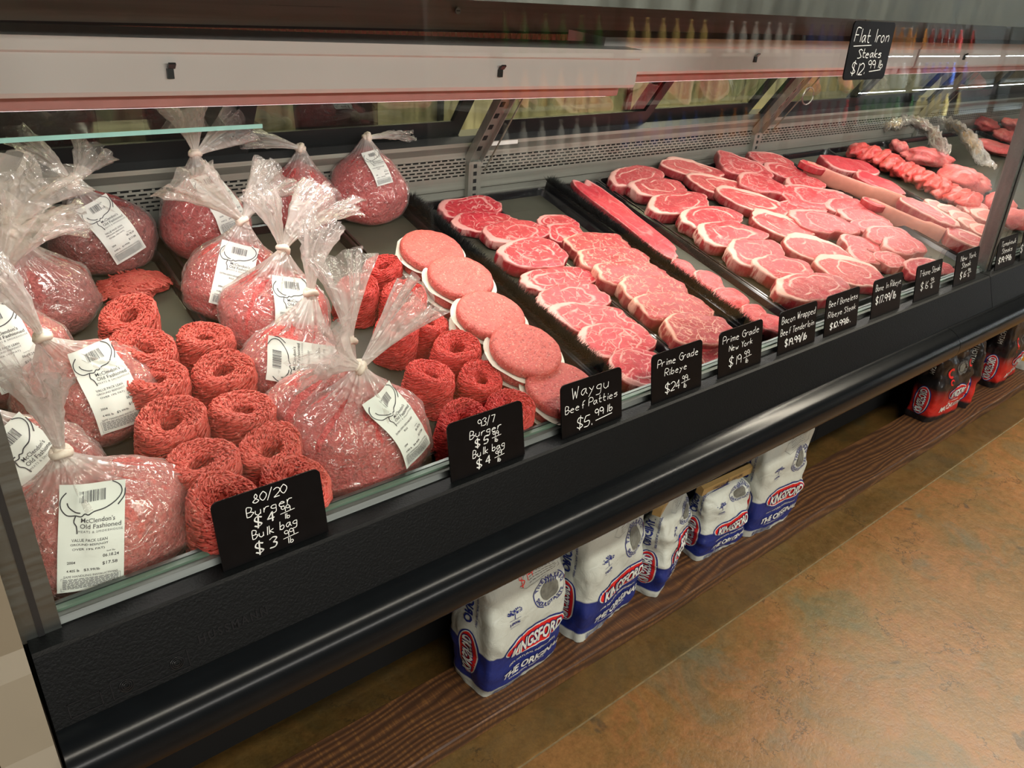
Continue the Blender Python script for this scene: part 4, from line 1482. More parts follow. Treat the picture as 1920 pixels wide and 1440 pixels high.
for i, (a, b, W, T) in enumerate(ER):
    o = cut('bone_in_ribeye', f'broad bone-in ribeye with white fat, {ORD[i]} from the back', 'steak', G5, a, b, W, T, 'bonein', M['bonein'], fat=0.55)
    bo = MB()
    Lh = (deck(*a, 0.03) - deck(*b, 0.03)).length / 2
    bo.tube([(-Lh * 0.75, -W * 0.36, T * 0.80), (-Lh * 0.2, -W * 0.47, T * 0.80), (Lh * 0.45, -W * 0.42, T * 0.80)], [0.005, 0.008, 0.005], 8)
    bo.build('rib_bone', M['bone'], o, True)
G6 = 'T-bone steaks'
FR = [((1342, 302), (1444, 326), .110, .036), ((1405, 296), (1490, 308), .080, .030), ((1382, 340), (1472, 352), .092, .040), ((1436, 318), (1512, 330), .078, .030), ((1474, 348), (1538, 342), .070, .028), ((1458, 372), (1596, 372), .100, .030),
      ((1464, 392), (1545, 386), .070, .026), ((1482, 412), (1598, 422), .092, .034), ((1550, 390), (1622, 384), .070, .028), ((1572, 406), (1657, 408), .066, .028), ((1604, 430), (1668, 422), .060, .028), ((1624, 446), (1712, 442), .074, .034), ((1580, 458), (1640, 458), .066, .028), ((1658, 464), (1730, 458), .066, .036), ((1592, 480), (1642, 482), .060, .026), ((1644, 488), (1692, 486), .058, .028), ((1698, 506), (1780, 500), .066, .026)]
where6 = ['at the back corner behind the bone-in ribeyes', 'at the back, reddest of its row', 'second back with a thick browned edge', 'beside the tomahawk bone head', 'small, below the tomahawk bone head', 'widest one in the middle of the tray',
          'narrow, left of the widest one', 'with a long bone edge above the grey gap', 'under the tomahawk bone', 'thin, beside the tomahawk rib', 'red triangular one above the thick pair', 'thick, rear one of the pair near the tray corner', 'pale wedge in front of the grey gap',
          'thick, front one of the pair near the tray corner', 'small, nearest the Bone In Ribeye sign', 'small, between the two front signs', 'flat one against the T-bone sign']
for i, (a, b, W, T) in enumerate(FR):
    o = cut('t_bone_steak', f'T-bone steak {where6[i]}', 'steak', G6, a, b, W, T, 'tbone', M['tbone'], fat=0.4 + 0.13 * (i % 5))
    Lh = (deck(*a, 0.03) - deck(*b, 0.03)).length / 2
    bo = MB()
    bo.tube([(-Lh * 0.1, -W * 0.36, T * 0.84), (Lh * 0.02, -W * 0.05, T * 0.965), (Lh * 0.1, W * 0.30, T * 0.9)], [0.004, 0.003, 0.004], 6)
    bo.build('t_shaped_bone', M['bone'], o, True)


# tomahawks: a steak with a long frenched rib
def tomahawk(label, head, neck, knuckle, meat_end, W, T, lift):
    A = deck(*head, lift); Bp = deck(*neck, lift); K = deck(*knuckle, lift); E_ = deck(*meat_end, lift)
    root = empty('tomahawk_steak', Matrix.Translation(A))
    tag(root, label, 'steak', 'tomahawk steaks')
    up = Vector((0, -math.sin(PHI), math.cos(PHI)))
    m = MB()
    pts = [A - A, (A.lerp(Bp, 0.5) - A) + up * 0.004, Bp - A, (Bp.lerp(K, 0.5) - A) - up * 0.004, K - A - up * 0.008]
    # flattened rib: wide upright blade
    rows = []
    n = 18
    for i in range(n + 1):
        f = i / n * (len(pts) - 1)
        k = min(int(f), len(pts) - 2)
        p_ = Vector(pts[k]).lerp(Vector(pts[k + 1]), f - k)
        d = (Vector(pts[k + 1]) - Vector(pts[k])).normalized()
        s = d.cross(up).normalized()
        wv = 0.010 + 0.003 * math.sin(i * 0.5); hv = 0.028 + (0.006 if i > n * 0.8 else 0) + (0.004 if i < 3 else 0)
        rows.append([p_ + s * wv * math.cos(a) + up * (hv * math.sin(a) - 0.012) for a in [2 * math.pi * j / 14 for j in range(14)]])
    m.grid(rows, closed=True)
    m.add(rows[0], [tuple(range(13, -1, -1))]); m.add(rows[-1], [tuple(range(14))])
    m.build('rib_bone', M['bone'], root, True)
    _seed[0] += 1
    d = E_ - K
    ey = Vector((0, math.cos(PHI), math.sin(PHI)))
    me = steak_mesh('tomahawk_meat', d.length, W, T, 'ribeye', M['bonein'], _seed[0] * 2.9, math.pi * 0.4)
    mid = (K + E_) / 2 - A
    fr = deck_frame(mid, math.atan2(d.dot(ey), d.x), 0, -T * 0.7)
    link('ribeye', me, root, fr)
    # red meat cap left on the bone's head
    me2 = steak_mesh('tomahawk_cap', 0.085, 0.048, 0.024, 'round', M['flank'], _seed[0] * 2.9 + 1)
    link('cap', me2, root, deck_frame((Bp - A) * 0.22 + up * 0.002, math.atan2((Bp - A).dot(ey), (Bp - A).x), 0, -0.010))


tomahawk('tomahawk steak with the longer bone, lying behind', (1510, 312), (1560, 330), (1695, 375), (1790, 425), .11, .036, 0.058)
tomahawk('tomahawk steak with its meaty end by the glass post', (1625, 382), (1680, 402), (1770, 436), (1862, 468), .11, .042, 0.045)
G7 = 'steaks in the tomahawk tray'
cut('strip_steak', 'dark red strip steak at the back of the tomahawk tray', 'steak', G7, (1540, 304), (1640, 316), .085, .034, 'ny', M['flank'], fat=1.5)
cut('strip_steak', 'red strip steak squeezed between the rib bone and the tray edge', 'steak', G7, (1600, 328), (1700, 360), .075, .030, 'ny', M['flank'])
G8 = 'pale chops in the far tray'
HR = [((1735, 381), (1770, 388), .05), ((1758, 390), (1800, 396), .05), ((1778, 404), (1824, 410), .055), ((1798, 418), (1840, 424), .055), ((1802, 392), (1850, 388), .06), ((1826, 406), (1868, 402), .06), ((1822, 432), (1858, 430), .055)]
wh = ['uppermost, under the tip of the red tenderloin', 'second down, with an arched fat edge', 'third down, with an arched fat edge', 'fourth down, behind the tomahawk end', 'upper one nearest the glass post', 'lower one nearest the glass post', 'lowest, against the glass post']
for i, (a, b, W) in enumerate(HR):
    cut('chop', f'pale pink chop, {wh[i]}', 'chop', G8, a, b, W, .026, 'ribeye', M['pork'], fat=0.6)


# lumps: tenderloin tips, roasts
def lump(name, label, cat, group, a, b, W, T, mat, h0=TRAY_T, squash=1.0, rough=0.2):
    _seed[0] += 1
    sd = _seed[0] * 1.93
    A = deck(*a, h0 + T * 0.6); B = deck(*b, h0 + T * 0.6)
    d = B - A; ey = Vector((0, math.cos(PHI), math.sin(PHI)))
    L = d.length
    ang = math.atan2(d.dot(ey), d.x)
    vs = []; pc = []; seg = 32; rings = 16
    fs = []
    for i in range(rings + 1):
        ph = math.pi * i / rings
        for k in range(seg):
            th = 2 * math.pi * k / seg
            dv = Vector((math.cos(th) * math.sin(ph), math.sin(th) * math.sin(ph), math.cos(ph)))
            q = 1 + rough * 1.6 * noise.noise(dv * 1.5 + Vector((sd, 0, 0))) + rough * 0.7 * noise.noise(dv * 4 + Vector((0, sd, 0)))
            z = dv.z * T / 2 * q + T / 2
            vs.append((dv.x * L / 2 * q, dv.y * W / 2 * q, max(0.0, z))); pc.append((0.5 + 0.2 * noise.noise(dv * 2 + Vector((sd, sd, 0))), 0.0, 0.0))
    for i in range(rings):
        for k in range(seg):
            a_ = i * seg + k; b_ = i * seg + (k + 1) % seg
            fs.append((a_, a_ + seg, b_ + seg, b_))
    me = bpy.data.meshes.new(name)
    me.from_pydata(vs, [], fs)
    me.materials.append(mat)
    me.polygons.foreach_set('use_smooth', [True] * len(fs))
    set_pc(me, pc)
    mid = (A + B) / 2
    ez = Vector((0, -math.sin(PHI), math.cos(PHI)))
    o = link(name, me, None, deck_frame(mid - ez * (T * 0.6), ang))
    return tag(o, label, cat, group)


N = 11
for i in range(N):
    f = i / (N - 1)
    u = 1602 + (1806 - 1602) * f; v = 276 + (372 - 276) * f ** 1.12
    lump('tenderloin_tip', f'red tenderloin tip, {ORD[i]} from the back end of its row', 'beef tip', 'red tenderloin tips in a row', (u - 6, v + 10), (u + 26, v - 2), .064, .058, M['redchunk'], rough=0.26)
RO = [((1672, 266), (1704, 282), .07, .05, 'small red roast at the back beside the tenderloin row'), ((1694, 286), (1782, 298), .10, .07, 'oval pink roast behind the tenderloin row'),
      ((1762, 318), (1856, 348), .14, .085, 'large pink roast in clear film beside the tenderloin row'), ((1848, 372), (1900, 388), .10, .075, 'round red roast cut by the glass post'),
      ((1880, 400), (1935, 415), .10, .07, 'pink roast just past the glass post'),
      ((1826, 222), (1872, 240), .12, .06, 'red roast at the far back, uppermost'), ((1868, 244), (1905, 262), .12, .06, 'red roast at the far back by the picture edge'), ((1822, 266), (1912, 284), .11, .05, 'long pink flank roast at the far back'),
      ((1880, 226), (1925, 240), .12, .06, 'pink roast at the far back corner')]
for a, b, W, T, lb in RO:
    lump('beef_roast', lb, 'roast', 'whole roasts at the far end', a, b, W, T, M['chunk'])

# ---------------------------------------------------------------- bagged ground beef
def film_mat():
    t = NT('clear_bag_film')
    c = t.coord()
    at = t.n('ShaderNodeAttribute', attribute_name='haze').outputs['Fac']
    w_ = t.math('MULTIPLY', t.n('ShaderNodeObjectInfo').outputs['Random'], 20.0)
    n1 = t.noise(c, 55, 3.0, 0.6, 1.2, w_).outputs[0]
    n2 = t.noise(c, 18, 2.0, 0.5, 2.0, w_).outputs[0]
    ridge = t.math('SUBTRACT', 1.0, t.math('ABSOLUTE', t.math('MULTIPLY_ADD', n2, 2.0, -1.0)))
    ridge = t.math('POWER', ridge, 6.0)
    h = t.math('ADD', t.math('MULTIPLY', n1, 0.35), ridge)
    nrm = t.bump(h, 0.55, 0.006)
    tr = t.n('ShaderNodeBsdfTransparent', {0: (0.985, 0.975, 0.97, 1)}).outputs[0]
    df = t.n('ShaderNodeBsdfDiffuse', {0: (0.86, 0.80, 0.77, 1), 'Normal': nrm}).outputs[0]
    tl = t.n('ShaderNodeBsdfTranslucent', {0: (0.86, 0.78, 0.74, 1)}).outputs[0]
    milk = t.mshader(0.45, df, tl)
    e = t.math('POWER', t.math('SUBTRACT', 1.0, facing(t), clamp=True), 2.5)
    haze = t.math('ADD', t.math('MULTIPLY', at, t.math('MULTIPLY_ADD', n1, 0.6, 0.7)), t.math('MULTIPLY', e, 0.30), clamp=True)
    haze = t.math('ADD', haze, t.math('MULTIPLY', ridge, 0.06), clamp=True)
    base = t.mshader(haze, tr, milk)
    gl = t.n('ShaderNodeBsdfGlossy', {0: (1, 1, 1, 1), 'Roughness': 0.13, 'Normal': nrm}).outputs[0]
    f = t.math('MULTIPLY_ADD', e, 0.35, 0.065)
    return t.done(t.mshader(f, base, gl))


M['film'] = film_mat()
M['knot'] = plain('knotted_film', srgb(232, 214, 200), 0.35, noise_amt=0.08, nscale=200, bump=0.3)


def set_haze(me, vals):
    a = me.attributes.new('haze', 'FLOAT', 'POINT')
    a.data.foreach_set('value', vals)


def lerp(a, b, f):
    return a + (b - a) * f


def pick(tab, t):
    for (a, va), (b, vb) in zip(tab, tab[1:]):
        if t <= b:
            return lerp(va, vb, (t - a) / (b - a) if b > a else 0)
    return tab[-1][1]


HORN = [[(-18, -12), (-28, -12), (-35, -4), (-35, 6), (-29, 14)], [(-18, -12), (-12, -13), (-8, -10), (-4, -11), (2, -8), (14, -6), (26, 0), (33, 9), (31, 18), (22, 24)],
        [(-18, -12), (-20, -19), (-17, -24), (-16, -32)], [(-28, 2), (-26, -3), (-19, -8), (-13, -9)], [(37, 14), (36, 5), (29, -4)]]


def label_sheet(kind):
    """printed label: flat verts/faces by material. 74 x 128 mm, logo at the top"""
    s = 0.001
    pap = []
    ink = MB(); grey = MB()
    for st in HORN:
        ribbon([(a * s, (b + 40) * s) for a, b in smooth_line([(float(a), float(b)) for a, b in st], 5)], 0.0014, 0, ink)
    rd = random.Random(3)
    x = -14.0
    while x < 14:                                  # barcode
        w_ = rd.choice([0.5, 0.5, 1.0, 1.5])
        grey.add([(x * s, 0.043, 0), ((x + w_) * s, 0.043, 0), ((x + w_) * s, 0.056, 0), (x * s, 0.056, 0)], [(0, 1, 2, 3)])
        x += w_ + rd.choice([0.5, 0.7, 1.2])
    def put(mbx, key, x_, y_, w_, h_=None):
        v, f = lettering(key, x_ * s, y_ * s, width=w_ * s, height=h_ * s if h_ else None)
        mbx.add(v, f)
    put(ink, 'mcc', 7, 23, 38, 5.2); put(ink, 'old', 10, 16.5, 46, 5); put(grey, 'meats', 10, 10.5, 50, 2.6)
    if kind == 'value':
        put(ink, 'v1', -2, 1, 40, 3.4); put(ink, 'v2', -2, -4.5, 42, 3.4); put(ink, 'v3', -3, -10, 36, 3.4)
    else:
        put(ink, 'e1', -2, 0, 52, 3.2); put(ink, 'e2', -4, -6, 10, 3.2)
    put(ink, 'sell', 22, -15, 10, 2.2); put(ink, 'date', 22, -20, 18, 4); put(ink, 'price' if kind == 'value' else 'price2', 21, -30, 17, 4.6)
    put(ink, 'no', -22, -26, 9, 3.4); put(ink, 'lbs', -20, -36, 14, 3.2); put(ink, 'unit' if kind == 'value' else 'unit2', 1, -36, 18, 3.6)
    put(grey, 'safe', 0, -43, 60, 2.8)
    for j in range(8):                              # fine print lines, broken into words
        yy = -47 - j * 1.75
        x = -31.0
        while x < 30:
            l_ = rd.uniform(2, 6)
            grey.add([(x * s, yy * s, 0), (min(x + l_, 31) * s, yy * s, 0), (min(x + l_, 31) * s, (yy + 0.9) * s, 0), (x * s, (yy + 0.9) * s, 0)], [(0, 1, 2, 3)])
            x += l_ + 0.9
    for (xa, ya, xb, yb) in ((-33, -45, 33, -44.6), (-33, -62, 33, -61.6), (-33, -62, -32.6, -44.6), (32.6, -62, 33, -44.6)):
        grey.add([(xa * s, ya * s, 0), (xb * s, ya * s, 0), (xb * s, yb * s, 0), (xa * s, yb * s, 0)], [(0, 1, 2, 3)])
    return ink, grey


SHEETS = {'value': label_sheet('value'), 'lean': label_sheet('lean')}


def beef_bag(label, cu, cv, rx, ry, hh, knot, tail, lab=None, meat='bulk', seed=1, hlift=0.45, tail_len=0.12, tail_w=0.055, group='knotted clear bags of ground beef', yaw=0.0, tail2=None, above=0.0):
    """cu, cv: picture point at the middle of the body; rx, ry, hh: half widths and height; knot: offset of the knot above the body (m);
    tail: direction of the loose plastic; lab: (azimuth, height fraction, roll, kind)"""
    rd = random.Random(seed)
    P = deck(cu, cv, above + hh * hlift + TRAY_T)
    yy = max(P.y, 0.062 + ry * 1.10)
    base = Vector((P.x, yy, deckz(yy) + above + TRAY_T + 0.002))
    root = empty('ground_beef_bag', Matrix.Translation(base) @ Matrix.Rotation(yaw, 4, 'Z'))
    tag(root, label, 'bag of beef', group)
    kx, ky, kz = knot
    slope = DS
    tabr = [(0.0, 0.80), (0.06, 0.94), (0.22, 1.04), (0.42, 1.02), (0.62, 0.90), (0.78, 0.66), (0.90, 0.36), (1.0, 0.02)]
    # meat: rounded lump, following the deck's slope below
    def meat_pt(t, th):
        r = pick(tabr, t)
        x = rx * r * math.cos(th); y = ry * r * math.sin(th); z = hh * (t ** 1.02)
        d = Vector((math.cos(th), math.sin(th), t * 3))
        q = 1 + 0.10 * noise.noise(d * 1.3 + Vector((seed * 3.1, 0, 0))) + 0.035 * noise.noise(d * 4.5 + Vector((0, seed * 2.3, 0)))
        return Vector((x * q, y * q, z * (1 + 0.05 * noise.noise(d * 2 + Vector((seed, seed, 0)))) + slope * y * (1 - t * 0.7)))
    rows = [[meat_pt(i / 18, 2 * math.pi * k / 36) for k in range(36)] for i in range(19)]
    m = MB()
    m.grid(rows, closed=True)
    m.add(rows[0], [tuple(range(35, -1, -1))]); m.add(rows[-1], [tuple(range(36))])
    m.build('ground_beef', M[meat], root, True)
    # film: a little outside the meat, drawn in pleats up to the knot
    K = Vector((kx, ky, hh + kz))
    seg = 72
    pl = [(rd.choice([5, 7, 9, 11, 13, 17, 19, 23]), rd.uniform(0, 6.28), rd.uniform(0.4, 1.0)) for _ in range(7)]

    def pleat(th):
        v = 0
        for k, ph, a in pl:
            v += a * math.sin(k * th + ph)
        return v / 3.0
    rows = []; hz = []
    n1, n2 = 16, 12
    tmax = 0.80
    for i in range(n1 + 1):
        t = tmax * i / n1
        row = []
        for k in range(seg):
            th = 2 * math.pi * k / seg
            p_ = meat_pt(t, th)
            out = Vector((math.cos(th), math.sin(th), 0))
            amp = 0.0018 + 0.0035 * (t / tmax) ** 2
            row.append(p_ + out * (0.0030 + amp * pleat(th) + 0.0012 * noise.noise(Vector((k * 0.9, i * 0.8, seed)))))
            hz.append(0.05 + 0.05 * (t / tmax))
        rows.append(row)
    ringt = rows[-1]
    for j in range(1, n2 + 1):
        f = j / n2
        row = []
        e = f ** 0.8
        for k in range(seg):
            th = 2 * math.pi * k / seg
            a = ringt[k]
            r_n = 0.0085
            b = K + Vector((math.cos(th) * r_n, math.sin(th) * r_n, 0))
            p_ = a.lerp(b, f)
            sag = -0.016 * math.sin(math.pi * f) + 0.014 * f * (1 - f)
            out = Vector((math.cos(th), math.sin(th), 0.6))
            amp = 0.0062 * math.sin(math.pi * min(1, f * 0.9 + 0.08)) * (1 - 0.55 * f)
            row.append(p_ + Vector((0, 0, sag * 0.6)) + out * amp * pleat(th))
            hz.append(0.10 + 0.50 * f ** 1.6 + 0.05 * abs(pleat(th)))
        rows.append(row)
    m = MB(); m.grid(rows, closed=True)
    me = m.mesh('bag_film', M['film'], smooth=True); set_haze(me, hz)
    bag = link('bag_film', me, root)
    bvh = BVHTree.FromPolygons([tuple(v) for v in m.v], m.f)
    # knot
    T = Vector(tail).normalized()
    kn = MB()
    side = T.orthogonal().normalized(); s2 = T.cross(side)
    pts = []
    for i in range(15):
        a = i / 14 * 2 * math.pi * 1.25
        pts.append(K + T * 0.004 + side * 0.0085 * math.cos(a) + s2 * 0.0085 * math.sin(a) + T * (0.003 * math.sin(2 * a)))
    kn.tube(pts, 0.0052, 8)
    kn.tube([K - T * 0.007, K + T * 0.012], [0.0085, 0.0075], 8)
    kn.build('knot', M['knot'], root, True)

    # loose plastic above the knot: gathered sheet flaring into folds
    def make_tail(T, ln, wd, sd):
        r2 = random.Random(sd)
        u1 = T.orthogonal().normalized()
        u1 = (u1 * math.cos(r2.uniform(0, 6)) + T.cross(u1) * math.sin(1.0)).normalized()
        u2 = T.cross(u1).normalized()
        seg = 64; nn = 15
        ph = [(kk, r2.uniform(0, 6.28), r2.uniform(0.5, 1.0)) for kk in (3, 5, 8, 13)]
        bend = Vector((r2.uniform(-1, 1), r2.uniform(-1, 1), -0.5)).normalized()
        rows = []; hz = []
        for i in range(nn + 1):
            f = i / nn
            row = []
            cen = K + T * (0.008 + ln * f) + bend * (0.028 * f * f * ln / 0.12)
            for k in range(seg):
                th = 2 * math.pi * k / seg
                fold = sum(a * math.sin(kk * th + p0 + f * 1.4) for kk, p0, a in ph)
                r = 0.0068 + wd * (f ** 1.25) * (0.72 + 0.20 * fold)
                flat = 0.42 + 0.25 * (1 - f)
                edge = (0.16 * noise.noise(Vector((math.cos(th) * 1.6 + sd, math.sin(th) * 1.6, 0))) + 0.05 * math.sin(th * 4 + sd)) * ln * f ** 2
                jig = 0.006 * f * noise.noise(Vector((k * 0.35, i * 0.6, sd)))
                row.append(cen + u1 * (r * math.cos(th) + jig) + u2 * (r * math.sin(th) * flat + jig) + T * edge)
                hz.append(min(0.85, 0.66 * (1 - f) ** 1.8 + 0.15 + 0.04 * abs(fold)))
            rows.append(row)
        m = MB(); m.grid(rows, closed=True)
        me = m.mesh('bag_tail', M['film'], smooth=True); set_haze(me, hz)
        link('bag_tail', me, root)
    make_tail(T, tail_len, tail_w, seed * 7 + 1)
    if tail2:
        make_tail(Vector(tail2[0]).normalized(), tail2[1], tail2[2], seed * 7 + 5)
    # label: a printed sheet stuck on the film
    if lab:
        az, hf, roll, kind, sc = lab
        c = Vector((0, 0, hh * hf * 0.8))
        dirv = Vector((math.cos(az), math.sin(az), (hf - 0.4) * 1.1)).normalized()
        hit = bvh.ray_cast(c + dirv * 0.5, -dirv, 1.0)
        o0 = hit[0] if hit[0] else c + dirv * rx
        nrm = dirv
        up = Vector((0, 0, 1)); up = (up - nrm * up.dot(nrm)).normalized()
        rt = up.cross(nrm).normalized()
        ca, sa = math.cos(roll), math.sin(roll)
        ex = rt * ca + up * sa; ey = -rt * sa + up * ca

        def stick(x, y, off):
            p0 = o0 + ex * (x * sc) + ey * (y * sc)
            h = bvh.ray_cast(p0 + nrm * 0.12, -nrm, 0.20)
            if h[0]:
                d = (h[0] - p0).dot(nrm)
                d = max(-0.045, min(0.02, d))
            else:
                d = -0.045
            return d
        # smooth the sheet: sample on a coarse grid, then interpolate
        NX, NY = 6, 10
        Wd, Hd = 0.037, 0.064
        D = [[stick(-Wd + 2 * Wd * i / NX, -Hd + 2 * Hd * j / NY, 0) for i in range(NX + 1)] for j in range(NY + 1)]
        for _ in range(2):
            D2 = [r[:] for r in D]
            for j in range(NY + 1):
                for i in range(NX + 1):
                    nb = [D[jj][ii] for jj in range(max(0, j - 1), min(NY, j + 1) + 1) for ii in range(max(0, i - 1), min(NX, i + 1) + 1)]
                    D2[j][i] = max(D[j][i], sum(nb) / len(nb))
            D = D2

        def on(x, y, off):
            fx = min(max((x + Wd) / (2 * Wd) * NX, 0), NX - 1e-6); fy = min(max((y + Hd) / (2 * Hd) * NY, 0), NY - 1e-6)
            i, j = int(fx), int(fy); a, b = fx - i, fy - j
            d = (D[j][i] * (1 - a) + D[j][i + 1] * a) * (1 - b) + (D[j + 1][i] * (1 - a) + D[j + 1][i + 1] * a) * b
            return o0 + ex * (x * sc) + ey * (y * sc) + nrm * (d + 0.0022 + off)
        rows = [[on(-Wd + 2 * Wd * i / 12, -Hd + 2 * Hd * j / 20, 0) for i in range(13)] for j in range(21)]
        lo = MB().grid(rows).build('label', M['label_white'], root, True)
        for nm, mbx, mt in (('label_print', SHEETS[kind][0], 'ink'), ('label_fine_print', SHEETS[kind][1], 'ink_grey')):
            q = MB(); q.v = [on(a, b, 0.0006) for a, b, _ in mbx.v]; q.f = mbx.f; q.mi = [0] * len(q.f)
            q.build(nm, M[mt], lo)
    return root


FR = -math.pi / 2          # azimuth facing the customer
# value packs at the near end
beef_bag('large bag of ground beef at the front corner with its label facing out', 195, 1005, .122, .078, .125, (-.020, -.005, .030), (-.05, -.10, 1), (FR - 0.25, 0.58, -0.16, 'value', 0.92), 'bulk', 1, tail_len=.155, tail_w=.052, hlift=.42)
beef_bag('bag of ground beef against the end of the case behind the front corner bag', 40, 880, .090, .085, .125, (-.030, .010, .030), (-.25, .05, 1), (FR + 0.25, 0.66, 0.35, 'value', 0.92), 'bulk_dark', 2, tail_len=.13, tail_w=.06, yaw=0.1, above=.0)
beef_bag('bag of ground beef with a half covered label beside the third beef coil', 165, 722, .095, .085, .120, (-.045, -.030, .030), (-.25, -.10, 1), (FR + 0.25, 0.61, 0.0, 'value', 0.92), 'bulk', 3, tail_len=.14, tail_w=.062)
beef_bag('bag of ground beef at the picture edge, its label just showing', 12, 655, .085, .08, .12, (.010, .0, .035), (.55, .0, 1), (FR - 0.05, 0.66, 0.2, 'value', 0.9), 'bulk', 4, tail_len=.14, tail_w=.065)
beef_bag('crumpled bag of ground beef below the rear labelled bag', 55, 545, .095, .08, .12, (-.010, -.02, .035), (.40, -.2, 1), None, 'bulk_dark', 5, tail_len=.13, tail_w=.065, tail2=((1, -.2, .35), .10, .05))
beef_bag('greyish bag of ground beef at the back, square label in front of the grille', 190, 430, .092, .075, .125, (-.035, -.02, .020), (-.55, 0, 1), (FR + 0.12, 0.58, 0.35, 'value', 0.86), 'bulk_dark', 6, tail_len=.12, tail_w=.055, tail2=((.7, .1, .9), .09, .04))
# lean bags between the two coil trays
beef_bag('upright bag of beef at the back with its neck twisted tall', 385, 405, .080, .075, .150, (-.005, .0, .035), (.02, 0, 1), (FR + 0.35, 0.71, 0.1, 'lean', 0.9), 'bulk_red', 7, tail_len=.10, tail_w=.045, tail2=((.8, 0, .5), .10, .045))
beef_bag('bag of red beef at the back between two taller bags', 562, 365, .078, .07, .13, (.010, .0, .025), (-.9, 0, .35), None, 'bulk_red', 8, tail_len=.11, tail_w=.045)
beef_bag('bag of beef at the back with its twisted neck lying to the side', 688, 345, .090, .075, .15, (.0, .0, .020), (1, 0, .06), (FR + 0.05, 0.78, 0.12, 'lean', 0.62), 'bulk_red', 9, tail_len=.14, tail_w=.024)
beef_bag('bag of lean beef with tilted label beside the tray edge', 440, 515, .088, .08, .125, (.020, -.015, .030), (-.75, 0, .9), (FR - 0.35, 0.61, -0.30, 'lean', 0.86), 'bulk_red', 10, tail_len=.13, tail_w=.06, tail2=((.6, .1, .9), .11, .055))
beef_bag('plump bag of lean beef with its label turned upright, middle of its row', 515, 580, .095, .085, .135, (.020, -.005, .030), (.65, .1, .8), (FR + 0.05, 0.58, -0.30, 'lean', 0.92), 'bulk_red', 11, tail_len=.13, tail_w=.065, tail2=((-.1, .2, 1), .12, .05))
beef_bag('bag of lean beef whose label lies sideways', 552, 675, .088, .08, .115, (.045, .02, .035), (.1, .05, 1), (FR - 0.10, 0.61, 1.25, 'lean', 0.90), 'bulk_red', 12, tail_len=.14, tail_w=.045)
beef_bag('bag of lean beef pressed behind the front knotted bag', 605, 765, .088, .08, .115, (.050, .0, .035), (.05, .1, 1), None, 'bulk_red', 13, tail_len=.14, tail_w=.05)
beef_bag('big bag of lean beef at the front, label beside the 93/7 sign', 715, 855, .110, .078, .135, (.0, -.005, .030), (-.75, -.25, .55), (FR + 0.62, 0.61, 0.10, 'lean', 0.90), 'bulk_red', 14, tail_len=.13, tail_w=.06, tail2=((.8, .0, .75), .13, .055))

# ---------------------------------------------------------------- charcoal bags on the plank
def bagprint_mat(name, bands, edge_noise=0.004, rough=0.42):
    """woven paper bag printed in bands by height: bands = [(z, colour), ...]"""
    t = NT(name)
    c = t.coord()
    sep = t.n('ShaderNodeSeparateXYZ', {0: c})
    n0 = t.noise(c, 20, 2.0).outputs[0]
    wavy = t.math('MULTIPLY', t.math('SINE', t.math('MULTIPLY', sep.outputs[0], 9.0)), 0.012)
    z = t.math('ADD', t.math('ADD', sep.outputs[2], wavy), t.math('MULTIPLY', t.math('SUBTRACT', n0, 0.5), edge_noise))
    col = None
    for zz, cc, soft in bands:
        if col is None:
            col = t.n('ShaderNodeRGB').outputs[0]
            col.default_value = (*cc, 1)
        else:
            col = t.mix(t.rng(z, zz - soft, zz + soft), col, cc)
    n1 = t.noise(c, 26, 4.0, 0.6, 0.8).outputs[0]
    return t.done(t.bsdf(col, rough, 0.0, t.bump(n1, 0.5, 0.006)))


NAVY = srgb(24, 40, 110); WH = srgb(186, 192, 184); RED = srgb(186, 38, 32); BLK = srgb(22, 20, 22)
M['bag_white'] = bagprint_mat('white_charcoal_bag', [(0, WH, 0), (0.014, NAVY, 0.002), (0.116, WH, 0.002)])
M['bag_red'] = bagprint_mat('black_red_charcoal_bag', [(0, BLK, 0), (0.020, RED, 0.006), (0.105, BLK, 0.03)], rough=0.28)
M['bag_yellow'] = bagprint_mat('yellow_charcoal_bag', [(0, WH, 0), (0.03, srgb(226, 160, 40), 0.002), (0.115, WH, 0.002)])
M['p_navy'] = plain('print_navy', NAVY, 0.4)
M['p_white'] = plain('print_white', srgb(200, 204, 198), 0.4, noise_amt=0.03)
M['p_red'] = plain('print_red', srgb(196, 34, 34), 0.4)
M['p_redpen'] = plain('red_marker', srgb(226, 52, 48), 0.6)
M['p_dark'] = plain('print_charcoal', srgb(92, 94, 88), 0.5, noise_amt=0.5, nscale=90)
M['p_grey'] = plain('print_grey', srgb(120, 124, 124), 0.5)
M['tape'] = plain('kraft_tape', srgb(176, 146, 92), 0.55, noise_amt=0.12)


